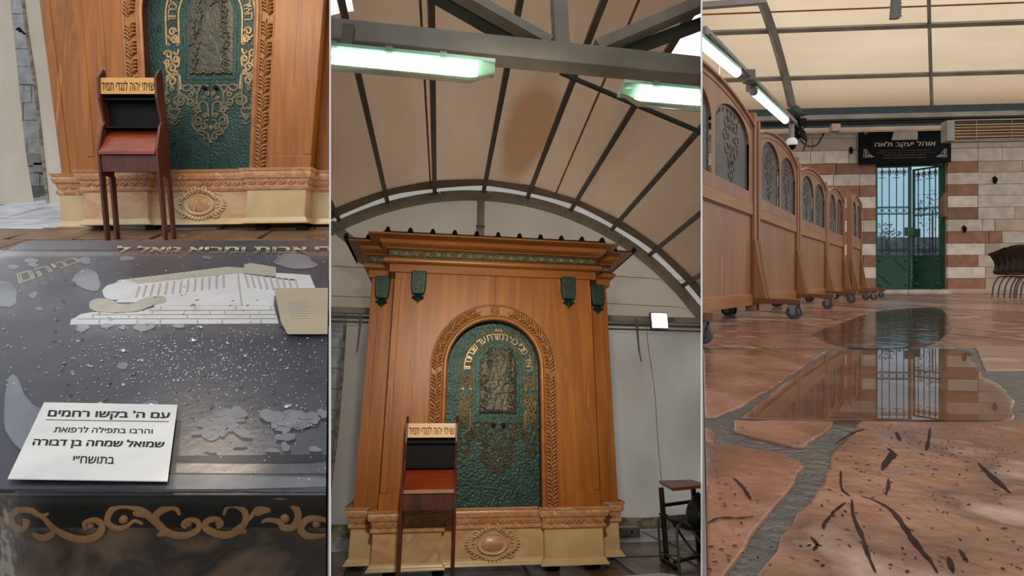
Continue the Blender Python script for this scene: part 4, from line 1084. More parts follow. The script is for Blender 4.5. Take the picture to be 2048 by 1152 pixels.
def ln(a, b, w=.0022, up=.0024):
    p, q = T1(*z2(*a)), T1(*z2(*b)); p.z += up; q.z += up; g.bar(p, q, w, .0008, up=(0, -GS, 1))
for b, x0 in ((490, 900), (516, 560), (541, 470)): ln((x0, b+2), (1672, b), .003)
for a, b0, b1 in ((975, 468, 490), (1180, 468, 490), (1430, 468, 490), (1640, 468, 490), (920, 492, 516), (1270, 492, 516), (1570, 492, 516), (780, 518, 541), (1135, 518, 541), (1515, 518, 541), (600, 543, 570), (830, 543, 570), (970, 543, 570), (1195, 543, 570), (1345, 543, 570), (1580, 543, 570), (560, 516, 541), (1360, 490, 516)): ln((a, b0), (a+3, b1), .0028)
obj('base_joint_lines', g, M['inlay_line'], tomb, kind='stuff')
g = G()
for k in range(13):
    a = 845+k*42.5; ln((a, 345-k*5.6), (a-22+k*2, 412-k*4.8), .005)
ln((1442, 268), (1465, 460), .004)
for k in range(9): a = 1485+k*38; ln((a, 272+k*4), (a+22, 350+k*4), .005)
obj('buttress_lines', g, M['inlay_line'], tomb, kind='stuff')
g = G()
for k in range(20): a = 760+k*34; ln((a, 306-k*4.0), (a+1, 318-k*4.2), .003, .0030)
obj('battlements', g, M['inlay_white'], tomb, kind='stuff')
# lettering on the tomb
def quad(c, up=.0022):
    c = [T1(*p) for p in c]
    def fn(s, t):
        p = (c[0]*(1-s)+c[1]*s)*(1-t)+(c[3]*(1-s)+c[2]*s)*t; return (p.x, p.y, p.z+up)
    return fn
q = quad([(232, 507), (668, 506), (664, 488), (236, 498)])
g = text_on(G(), heb('די אבות ומביא גואל ל'), quad([(230, 505), (668, 506), (664, 491), (238, 493)]), .025)
obj('lettering', g, M['goldletter'], tomb, label='gold Hebrew line along the back edge')
g = text_on(G(), heb('בניהם'), quad([(40, 568), (166, 522), (152, 515), (34, 548)]), .02)
obj('lettering', g, M['goldletter'], tomb, label='gold Hebrew word slanting at the left')
# pale stains under the sheeting
M['patch'] = sheet('trapped_water_patch', (200, 202, 206), 1.33, rough=.08, film=((176, 178, 184), .62))
M['froth'] = pm('frothy_water_patch', (150, 149, 148), (132, 132, 134), scale=(30, 30, 30), rough=.6, spec=.2)
def blob(px, py, rx_, ry_, seed, n=16, wob=.16, up=.004, g=None):
    r2 = random.Random(seed); ph = [r2.uniform(0, 6) for _ in range(3)]
    pts = []
    for k in range(n):
        a = 2*pi*k/n; w = 1+wob*(sin(2*a+ph[0])+.6*sin(3*a+ph[1])+.4*sin(5*a+ph[2]))
        p = T1(px+rx_*w*cos(a), py+ry_*w*sin(a)); pts.append((p.x, p.y, p.z+up))
    c = T1(px, py); g.add(pts+[(c.x, c.y, c.z+up+(.0015 if g is not GF else .0002))], [(k, (k+1) % n, n) for k in range(n)][::1])
GF = None
big = [(0, 590, 42, 22), (175, 562, 24, 24), (66, 531, 11, 5), (27, 536, 9, 5), (62, 523, 12, 5), (66, 592, 9, 6), (170, 523, 14, 6), (254, 519, 14, 5), (78, 620, 6, 4), (165, 658, 12, 8), (213, 654, 13, 4), (288, 657, 20, 8), (245, 657, 6, 4), (357, 655, 11, 4), (400, 656, 5, 2.5),
       (385, 682, 6, 3), (156, 685, 4, 3), (245, 703, 7, 3), (283, 723, 5, 3.5), (245, 735, 12, 6), (145, 749, 5, 4), (177, 734, 4, 3), (415, 517, 11, 3), (590, 525, 45, 14), (200, 810, 8, 3), (300, 812, 16, 8), (246, 772, 5, 3), (356, 763, 4, 3), (490, 714, 4, 3), (575, 815, 8, 4), (550, 702, 4, 2), (455, 689, 4, 2), (220, 640, 5, 3)]
g = G()
for i, b in enumerate(big): blob(*b, seed=i, g=g)
obj('water_patch', g, M['patch'], tomb, kind='stuff', label='pale rounded patches of water trapped under the sheeting')
g = GF = G(); r2 = random.Random(4)
for i in range(48):
    cxp, cyp, sx, sy = ((435, 852, 36, 24) if i < 20 else (570, 852, 70, 22)); blob(cxp+r2.gauss(0, sx*.6), cyp+r2.gauss(0, sy*.62), r2.uniform(8, 20), r2.uniform(6, 11), seed=100+i, wob=.2, up=.002+.00012*i, g=g)
for px, py in ((420, 905), (545, 905), (395, 870), (480, 895), (630, 903)): blob(px, py, 13, 5, seed=px, up=.004, g=g)
obj('froth_patch', g, M['froth'], tomb, kind='stuff', label='cloudy white froth at the lower right')
# folded plastic at the left
M['fold'] = sheet('creased_plastic_fold', (214, 216, 220), 1.5, rough=.1, film=((190, 192, 198), .5))
P = [T1(*z2(*p)) for p in ()]
pf = [(8, 845), (10, 800), (18, 765), (27, 759), (36, 768), (48, 800), (66, 822), (88, 832), (78, 860), (60, 900), (46, 916), (28, 900), (10, 872)]
obj('plastic_fold', G().prism([(lambda p: (p.x, p.y, p.z+.010))(T1(*p)) for p in pf], (0, 0, .002)), M['fold'], tomb, label='milky folded flap of plastic')
flat([(345, 915), (540, 913), (650, 912), (659, 918), (640, 924), (560, 930), (480, 928), (420, 925), (345, 924)], m='black', nm='wet_gap', up=.003)  # narrow dark strip across the lower right of the slab
M['strip'] = pm('grey_edge_strip', (120, 120, 122), (92, 92, 92), (140, 134, 124), scale=(10, 4, 4), rough=.3)
flat([(335, 952), (659, 958), (659, 975), (332, 984)], m='strip', nm='edge_strip', up=.002)
flat([(338, 930), (659, 930), (659, 950), (338, 948)], m='tomb_front', nm='edge_strip', up=.002)
# ---- notice sheet (thing)
NQ = [(15, 985), (335, 990), (355, 832), (88, 827)]
def TN(p, up): a = T1(*p); return Vector((a.x, a.y, a.z+up))
note = thing('paper_notice', 'white Hebrew notice with four printed lines on the tomb front corner', 'notice', TN((180, 920), .012))
obj('sheet', G().prism([tuple(TN(p, .020)) for p in NQ], (0, 0, .0015)), M['paper'], note)
g = G()
def nq(rowpx): 
    return [(a/3.084, 800+b/3.084) for a, b in rowpx]
for s, q in (("עם ה' בקשו רחמים", [(292, 190), (1042, 200), (1048, 145), (305, 128)]), ('והרבו בתפילה לרפואת', [(330, 276), (940, 284), (942, 250), (345, 236)]),
             ('שמואל שמחה בן דבורה', [(196, 374), (1005, 386), (1015, 330), (215, 310)]), ('בתושח״י', [(448, 473), (700, 478), (706, 436), (455, 428)])):
    text_on(g, heb(s), quad(nq(q), .0222), .035 if 'שמ' in s or 'רחמ' in s else .012)
a, b = TN(nq([(282, 196)])[0], .0222), TN(nq([(1040, 208)])[0], .0222); g.bar(a, b, .0012, .0004)
obj('printed_lines', g, M['textink'], note)
# ---- small card lying on the tomb
M['card'] = pm('faded_print_card', (150, 142, 120), (166, 150, 122), (128, 118, 100), scale=(3, 8, 3), rough=.4)
card = thing('faded_card', 'faded beige printed card lying on the tomb by the engraved building', 'card', TN((610, 640), .012))
cp = [(548, 590), (659, 590), (659, 685), (575, 685), (562, 660)]
obj('sheet', G().prism([tuple(TN(p, .020)) for p in cp], (0, 0, .0015)), M['card'], card)
g = G()
for k in range(8):
    a, b = TN((575+k*.8, 618+k*5), .0222), TN((618+(k % 3)*4, 618+k*5), .0222); g.bar(a, b, .0011, .0003)
obj('printed_rows', g, M['inlay_line'], card, kind='stuff')
# ---- clear sheeting over the tomb
M['sheeting'] = sheet('clear_plastic_sheeting', (252, 252, 254), 1.22, rough=.2, film=((150, 154, 168), .06), bump=.3, bs=5)
M['sheeting_front'] = sheet('clear_front_sheeting', (240, 238, 236), 1.25, rough=.12, film=((150, 140, 130), .05), bump=.6, bs=4)
cov = thing('plastic_sheeting', 'clear wet plastic sheeting drawn over the black tomb top', 'sheeting', (-1, 1.3, TC+GS*1.3))
def shf(u, v):
    y = (yf-.012)+(tr_.y+.0-(yf-.012))*v; x = -2.06+(rx(y)+2.06)*u
    return (x, y, zt1_(y, .016+.0015*sin(x*9+y*7)))
obj('top_sheet', G().grid(shf, 40, 30), M['sheeting'], cov, smooth=80)
obj('front_sheet', G().grid(lambda u, v: (-2.06+(rx(yf-.016)+2.06)*u, yf-.016-.004*sin(u*60), zt1_(yf, .014)-.30*v), 40, 3), M['sheeting_front'], cov, smooth=80)
obj('edge_roll', G().tube([(-2.06, yf-.014, zt1_(yf, .012)), (rx(yf-.014), yf-.014, zt1_(yf, .012))], .0028, 8).tube([(-1.93, tr_.y, zt1_(tr_.y, .014)), (rx(tr_.y), tr_.y, zt1_(tr_.y, .014))], .004, 8), M['sheeting'], cov, smooth=60)
# drops of water
M['drop'] = pm('water_drop', (186, 190, 196), rough=.25, spec=.5)
M['drop2'] = sheet('clear_water_drop', (150, 152, 160), 1.6, rough=.02)
g = G(); gd = G(); r2 = random.Random(12)
def drop(gg, px, py, s, h=.35):
    p = T1(px, py); n = 7; zc = p.z+.0175; rr_ = s*p.y/1000
    top = []; 
    vs = [(p.x+rr_*cos(2*pi*k/n), p.y+rr_*sin(2*pi*k/n)*1.3, zc+GS*rr_*sin(2*pi*k/n)*1.3) for k in range(n)]+[(p.x+rr_*.6*cos(2*pi*k/n), p.y+rr_*.6*sin(2*pi*k/n)*1.3, zc+rr_*h+GS*rr_*.6*sin(2*pi*k/n)*1.3) for k in range(n)]+[(p.x, p.y, zc+rr_*h*1.3)]
    gg.add(vs, [(k, (k+1) % n, n+(k+1) % n, n+k) for k in range(n)]+[(n+k, n+(k+1) % n, 2*n) for k in range(n)])
for i in range(1150):
    px, py = (r2.gauss(400, 130), r2.gauss(735, 50)) if i < 850 else (r2.uniform(0, 655), r2.uniform(515, 985))
    if not (2 < px < 655 and 515 < py < 985) or (py > 825 and px < 360): continue
    drop(g, px, py, abs(r2.gauss(.75, .4))+.25)
for i in range(150):
    px, py = r2.uniform(100, 655), r2.uniform(560, 900)
    if py > 820 and px < 360: continue
    drop(gd, px, py, abs(r2.gauss(1.8, .8))+.8)
obj('white_drops', g, M['drop'], cov, kind='stuff'); obj('clear_drops', gd, M['drop2'], cov, kind='stuff')
bay_end(before, [(-1, XL)])
# ================================================================== BAY THREE: the wet paved court with screens and gate
CUR = B3; before = bay_begin()
HF = -.30; YW3 = 11.3
M['floor3'] = pm('wet_pink_stone', (146, 100, 76), (104, 66, 46), (178, 146, 122), scale=(5, 5, 5), rough=.22, rvar=.12, bump=.35, bs=16, detail=12, ramp=(.42, .58), bdist=.015)
M['floor3b'] = pm('wet_red_stone', (122, 78, 54), (158, 112, 86), (96, 60, 42), scale=(5.5, 5, 5), rough=.2, rvar=.12, bump=.4, bs=18, detail=10, bdist=.012)
M['floor3c'] = pm('wet_pale_stone', (168, 134, 110), (138, 98, 74), (188, 162, 140), scale=(2.2, 4, 3), rough=.25, rvar=.12, bump=.3, bs=14, detail=10, bdist=.012)
M['floor3d'] = pm('pale_submerged_stone', (188, 144, 112), (152, 106, 78), (200, 160, 132), scale=(3, 4, 3), rough=.3, detail=10, ramp=(.4, .6))
M['mortar3'] = pm('wet_grey_mortar', (92, 86, 78), (66, 62, 56), (108, 102, 94), scale=(9, 9, 9), rough=.3, rvar=.15, bump=.7, bs=45, detail=8, bdist=.01)
M['pit'] = pm('dark_stone_fissure', (60, 42, 34), (44, 32, 27), scale=(20, 20, 20), rough=.8, spec=.1)
M['water'] = sheet('still_rain_water', (240, 236, 232), 1.33, rough=.0)
P3 = lambda px, py, z=HF: B3.at(px, py, z=z)
fl = obj('floor', G().pxy([(.05, .36), (14, .36), (14, YW3+.9), (.05, YW3+.9)], HF-.08, HF-.004), M['mortar3'], kind='structure')
rr = random.Random(21)
def PS(q): return 1 if sum(q[i][0]*q[(i+1) % len(q)][1]-q[(i+1) % len(q)][0]*q[i][1] for i in range(len(q))) > 0 else -1
def rough_poly(pts, amp, n=5):
    out = []; m = len(pts)
    for i in range(m):
        a, b = Vector(pts[i]), Vector(pts[(i+1) % m]); L_ = (b-a).length; k_ = max(1, int(L_/ (amp*9)))
        k_ = min(k_, 14)
        for k in range(k_):
            p = a+(b-a)*(k/k_); nrm = Vector((-(b-a).y, (b-a).x)).normalized()
            out.append(tuple(p+nrm*(rr.uniform(-1, 1)*amp if k else 0)))
    return out
def stone(px_pts, m, dz=0.0, amp=.004):
    P = [P3(*p) for p in px_pts]; q = rough_poly([(p.x, p.y) for p in P], amp)
    return obj('floor_stone', G().pxy(q, HF-.03, HF+dz), M[m], fl, bev=.004)
stone([(1370, 888), (1430, 888), (1500, 897), (1560, 908), (1598, 922), (1609, 934), (1560, 1003), (1520, 1050), (1490, 1100), (1450, 1152), (1430, 1200), (1290, 1200)], 'floor3', .002)
stone([(1468, 841), (1668, 843), (1664, 855), (1640, 873), (1610, 894), (1585, 893), (1500, 872), (1467, 862)], 'floor3b', .002)
stone([(1385, 852), (1418, 856), (1430, 865), (1428, 884), (1385, 882)], 'floor3b', .001)
stone([(1722, 842), (2110, 842), (2330, 1200), (1495, 1200), (1512, 1152), (1552, 1105), (1592, 1030), (1635, 982), (1661, 935), (1668, 903), (1703, 870)], 'floor3', .003)
stone([(1664, 704), (1925, 701), (1945, 722), (1966, 752), (2002, 770), (2030, 800), (2026, 836), (1830, 840), (1600, 838), (1482, 834), (1560, 772)], 'floor3d', -.001)
stone([(1380, 700), (1656, 700), (1600, 738), (1540, 778), (1470, 818), (1430, 834), (1370, 836)], 'floor3b', .001)
stone([(1950, 693), (2090, 693), (2120, 742), (1972, 741)], 'floor3c', .002)
for q in ([(1.36, .40), (2.3, .38), (2.4, .98), (1.72, 1.02), (1.45, .8)], [(1.20, 1.06), (1.7, 1.05), (2.4, 1.02), (2.5, 1.7), (1.68, 1.62)], [(2.33, .38), (3.4, .38), (3.5, 1.1), (2.45, 1.0)], [(2.45, 1.05), (3.5, 1.13), (3.6, 1.9), (2.55, 1.75)], [(3.55, .4), (4.8, .4), (4.9, 1.9), (3.65, 1.9)]):
    obj('floor_stone', G().pxy(rough_poly(q, .006), HF-.03, HF+.001), M['floor3'], fl, bev=.004)
# further rows laid out on the ground
rows = [696, 664, 640, 622, 609, 600, 593.5, 588.5]
Ys = [P3(1700, r).y for r in rows]+[YW3+.7]
for i in range(len(Ys)-1):
    y0, y1 = Ys[i]+.012, Ys[i+1]-.012; x = .32*y0+rr.uniform(0, .3); 
    while x < y0*1.25+.5:
        w = rr.uniform(.45, 1.0)*(1+i*.12); sk = rr.uniform(-.1, .1)*(y1-y0)
        q = rough_poly([(x+.012, y0), (x+w-.012, y0), (x+w-.012+sk, y1), (x+.012+sk, y1)], .006)
        obj('floor_stone', G().pxy(q, HF-.03, HF+rr.uniform(-.002, .003)), M[rr.choice(['floor3', 'floor3c', 'floor3b', 'floor3c'] if i > 1 else ['floor3', 'floor3b', 'floor3'])], fl, bev=.003)
        x += w
# fissures and pits in the near stones
z5 = lambda a, b: (1400+a/3.16, 820+b/3.16)
def crack(pts, w0, w1=None, seed=0, m='pit'):
    g = G(); P = smooth_path([z5(*p) for p in pts], 4); n = len(P); r2 = random.Random(seed); L_, R_ = [], []
    for i in range(n):
        p = P3(*P[i]); q = P3(*P[min(i+1, n-1)]) if i < n-1 else p; pv_ = P3(*P[i-1]) if i else p
        t = Vector(((q-pv_).x, (q-pv_).y)); t = t.normalized() if t.length else Vector((1, 0)); nn = Vector((-t.y, t.x))
        w = (.4*w0*sin(pi*(i+.5)/n)+.0006)*(.6+.8*r2.random()); L_.append((p.x+nn.x*w, p.y+nn.y*w)); R_.append((p.x-nn.x*w, p.y-nn.y*w))
    for i in range(n-1): g.add([(*L_[i], HF+.0038), (*L_[i+1], HF+.0038), (*R_[i+1], HF+.0038), (*R_[i], HF+.0038)], [(0, 1, 2, 3)])
    return g
g = G()
for s, (pts, w) in enumerate([([(1020, 560), (1110, 590), (1210, 650), (1280, 740), (1340, 830), (1400, 910), (1460, 980), (1500, 1050)], .006), ([(960, 580), (970, 690), (1030, 830), (1060, 930), (1110, 1050)], .0045),
      ([(1190, 255), (1220, 290), (1180, 340), (1150, 395)], .011), ([(1240, 150), (1265, 205)], .007), ([(1455, 120), (1445, 200), (1430, 265)], .006), ([(1190, 450), (1190, 500), (1175, 550)], .003),
      ([(890, 400), (895, 510), (950, 560)], .003), ([(920, 600), (830, 670)], .003), ([(210, 440), (270, 500), (320, 580)], .004), ([(20, 750), (120, 700), (250, 700), (340, 690)], .003), ([(1760, 350), (1850, 440), (1960, 540)], .009),
      ([(780, 770), (790, 730), (850, 660)], .003), ([(1570, 950), (1600, 1050)], .005), ([(1640, 900), (1690, 980)], .003), ([(700, 820), (740, 870), (715, 905)], .003), ([(850, 230), (960, 160), (1040, 130)], .004)]):
    k = crack(pts, w, seed=s); g.add(k.v, k.f)
for i in range(260):
    px, py = rr.uniform(1405, 2046), 845+305*rr.random()**.8
    if i % 3 == 0: px = rr.uniform(1700, 2046); py = rr.uniform(850, 950)
    c = P3(px, py); a = rr.uniform(0, pi); r1, r2_ = rr.uniform(.001, .0042), rr.uniform(.0006, .0016); n = 8
    g.add([(c.x+r1*cos(2*pi*k/n)*cos(a)-r2_*sin(2*pi*k/n)*sin(a), c.y+r1*cos(2*pi*k/n)*sin(a)+r2_*sin(2*pi*k/n)*cos(a), HF+.0038) for k in range(n)], [tuple(range(n))])
obj('stone_fissures', g, M['pit'], fl, kind='stuff')
g = G()
for pts, w in [([(1100, 625), (1090, 680), (1050, 700), (1030, 760), (1010, 830), (1000, 870)], .006)]:
    P_ = [(a, b) for a, b in pts]
# puddle over the smooth stone
pd = [(1480, 836), (1560, 776), (1660, 707), (1760, 699), (1925, 699), (1950, 726), (1968, 756), (2002, 774), (2026, 805), (2018, 838), (1900, 843), (1700, 841), (1600, 840)]
P = [P3(*p, HF+.0035) for p in pd]
q = smooth_path([(p.x, p.y) for p in P]+[(P[0].x, P[0].y)], 4)[:-1]
obj('puddle', G().add([(a, b, HF+.0036) for a, b in q], [tuple(range(len(q)))[::PS(q)]]), M['water'], None, 'still puddle on the wet paving reflecting the green gate', 'puddle')
pd = [(1620, 668), (1700, 640), (1760, 622), (1870, 615), (1900, 640), (1890, 670), (1840, 692), (1700, 695)]
P = [P3(*p, HF+.0035) for p in pd]
q = smooth_path([(p.x, p.y) for p in P]+[(P[0].x, P[0].y)], 4)[:-1]
M['water_rippled'] = sheet('rippled_rain_water', (236, 232, 228), 1.33, rough=.05, bump=.35, bs=9)
obj('puddle', G().add([(a, b, HF+.0040) for a, b in q], [tuple(range(len(q)))[::PS(q)]]), M['water_rippled'], None, 'rippled shallow puddle on the paving further towards the gate', 'puddle')
# thin film of rain over the remaining stones
# ---------------------------------------------------------------- back wall in courses
CUR = B3w
W3 = lambda px, py, y=YW3: B3w.at(px, py, y=y)
M['wbrown'] = pm('red_brown_wall_stone', (162, 114, 86), (140, 94, 68), (178, 130, 102), scale=(5, 5, 5), rough=.8, bump=.4, bs=26, detail=9)
M['wbrown2'] = pm('dark_brown_wall_stone', (138, 100, 76), (120, 86, 64), scale=(5, 5, 5), rough=.8, bump=.4, bs=26, detail=9)
M['wpale'] = pm('cream_wall_stone', (228, 214, 196), (206, 188, 168), (234, 224, 210), scale=(5, 5, 5), rough=.8, bump=.4, bs=26, detail=9)
M['wpale2'] = pm('greyish_wall_stone', (206, 192, 174), (182, 164, 146), scale=(5, 5, 5), rough=.8, bump=.4, bs=26, detail=9)
M['wtan'] = pm('tan_wall_stone', (192, 168, 144), (168, 142, 120), (206, 186, 166), scale=(3, 3, 3), rough=.8, bump=.5, bs=20, detail=9)
M['wmortar'] = pm('dark_wall_joint', (150, 126, 106), rough=.9)
wall = thing('wall_back', 'stone wall striped in red-brown and cream courses around the green gate', 'wall', (7.5, YW3+.2, HF), kind='structure')
dl, dr = W3(1752, 450).x, W3(1895, 450).x
ztop, zbot = W3(1824, 325).z, W3(1824, 579).z
obj('wall_core', G().box(3.5, dl, YW3+.05, YW3+.2, HF, 4.4).box(dr, 14, YW3+.05, YW3+.2, HF, 4.4).box(dl, dr, YW3+.05, YW3+.2, ztop, 4.4), M['wmortar'], wall)
zrow = [W3(1900, 220+v/2.88).z for v in (1060, 1038, 970, 904, 836, 768, 700, 631, 562, 494, 430, 362, 298, 222, 150, 80, 0, -80, -150)]
rr = random.Random(8)
xe = W3(1990, 500).x
for i in range(len(zrow)-1):
    z0, z1 = zrow[i]+.003, zrow[i+1]-.003
    brown = i % 2 == 1; top = i >= 13
    for (xa, xb, reg) in ((4.0, dl, 'l'), (dr, xe+rr.choice([-.35, -.2, .0, .15]), 'r')):
        if reg == 'l' or True:
            x = xa; end = xb
            if reg == 'r': xend = xb
            while x < end-.02:
                w = min(rr.uniform(.55, 1.15), end-x)
                if end-x-w < .25: w = end-x
                m = ('wbrown' if rr.random() < .7 else 'wbrown2') if brown else ('wpale' if rr.random() < .7 else 'wpale2')
                if top: m = rr.choice(['wtan', 'wpale2', 'wtan'])
                if i == 0: m = 'wbrown2'
                if not (reg != 'x' and z1 > ztop and False):
                    obj('stone', G().box(x+.006, x+w-.006, YW3-rr.uniform(0, .008), YW3+.08, z0, z1), M[m], wall, bev=.006)
                x += w
        if reg == 'r':
            x = xb
            while x < 13.5:
                w = rr.uniform(.7, 1.3); obj('stone', G().box(x+.004, x+w-.004, YW3-rr.uniform(0, .006), YW3+.08, z0, z1), M['wtan' if rr.random() < .8 else 'wpale2'], wall, bev=.006); x += w
    if z0 > ztop-.05:
        x = dl
        while x < dr-.02:
            w = min(.75, dr-x); obj('stone', G().box(x+.006, x+w-.006, YW3-.004, YW3+.08, max(z0, ztop+.03), z1), M['wtan'], wall, bev=.006); x += w
# projecting stone at the right jamb, paler square block, drain stubs
a = W3(1884, 383); b = W3(1895, 436)
obj('stone', G().pxz([(a.x+.06, b.z+.02), (dr+.02, b.z), (dr+.02, a.z), (a.x+.09, a.z-.03), (a.x+.03, a.z-.16), (a.x+.03, b.z+.14)], YW3-.005, YW3+.12), M['wbrown2'], wall, bev=.02)
a = W3(1647, 303); b = W3(1673, 327); obj('stone', G().box(a.x, b.x, YW3-.03, YW3+.02, b.z, a.z), M['wpale'], wall, bev=.01)
for px, py in ((1700, 301), (1926, 458), (1987, 360)):
    c = W3(px, py); obj('iron_stub', G().tube([(c.x, YW3-.02, c.z+.06), (c.x, YW3-.05, c.z), (c.x+.01, YW3-.03, c.z-.08)], [.03, .04, .02], 8), M['black'], wall, smooth=50)
st = W3(1735, 588, YW3-.4)
th = thing('door_step', 'long low stone step beneath the green gate', 'step', (7.8, YW3-.2, HF))
s0, s1 = W3(1748, 585, YW3-.35).x, W3(1905, 585, YW3-.35).x; zs_ = W3(1820, 580, YW3-.3).z; mid = (s0+s1)/2
for xa, xb in ((s0, mid-.1), (mid-.09, s1)): obj('step_stone', G().box(xa, xb, YW3-.35, YW3+.1, HF, zs_), M['wpale2'], th, bev=.012)
obj('step_stone', G().box(s1+.01, s1+2.0, YW3-.25, YW3+.0, HF, HF+.1), M['wtan'], th, bev=.012)
# ---------------------------------------------------------------- what stands outside the gate
M['outside'] = pm('sky_blue_canvas', (150, 214, 240), (186, 230, 246), (220, 244, 250), scale=(.9, .9, .7), rough=.7)
M['outside'] = cloth('sky_blue_canvas', (180, 230, 250), (226, 246, 252), tr=.6, scale=(.9, .9, .7))
M['outfloor'] = pm('grey_courtyard_paving', (150, 156, 164), (120, 126, 136), scale=(4, 4, 4), rough=.5)
obj('outdoor_canvas', G().grid(lambda u, v: (2+14*u, 16.5-3.2*v+.2*sin(u*20), -.3+5.9*v), 30, 3), M['outside'], None, 'added pale blue awning hung across the court behind the gate', 'awning')  # leaning translucent sheet added to stand for the bright sky
obj('ground_outside', G().box(2, 15, YW3+.6, 22, HF-.1, HF-.0), M['outfloor'], None, kind='structure')
lw = thing('wall_outside', 'low greyish stone wall outside beyond the gate', 'wall', (8.5, 14.4, HF), kind='structure')
lx0 = 6.5; rr = random.Random(5)
M['outstone'] = pm('grey_violet_stone', (142, 146, 160), (110, 114, 128), (164, 168, 178), scale=(6, 6, 6), rough=.8, bump=.4)
for k in range(4):
    x = lx0+rr.uniform(-.3, 0)
    while x < 13: w = rr.uniform(.5, .9); obj('stone', G().box(x, x+w-.015, 14.4, 14.7, HF+.38*k, HF+.38*k+.365), M['outstone'], lw, bev=.015); x += w
M['leafg'] = pm('dusty_green_leaves', (88, 116, 112), (120, 146, 140), scale=(9, 9, 9), rough=.6)
def bush(x, y, z, r, lab, n=260):
    t = thing('shrub', lab, 'shrub', (x, y, HF)); g = G(); r2 = random.Random(int(x*100))
    for i in range(n):
        a, b = r2.uniform(0, 2*pi), r2.uniform(-1, 1); q = r*r2.random()**.4
        c = Vector((x+q*cos(a)*sqrt(1-b*b), y+q*sin(a)*sqrt(1-b*b)*.6, z+q*b*1.2)); s = .05; d = Vector((r2.uniform(-1, 1), r2.uniform(-1, 1), r2.uniform(-1, 1))).normalized()*s; e_ = d.orthogonal().normalized()*s*.5
        g.add([c-d, c+e_, c+d, c-e_], [(0, 1, 2, 3)])
    obj('foliage', g, M['leafg'], t, kind='stuff'); obj('stem', G().tube([(x, y, HF), (x, y, z)], .02, 6), M['metal_dark'], t)
c = W3(1773, 480, 13.4); bush(c.x, 13.4, c.z, .42, 'dark shrub seen through the left gate leaf')
c = W3(1865, 420, 14.0); bush(c.x, 14.0, c.z, .5, 'loose shrub seen through the open right gate leaf', 160)
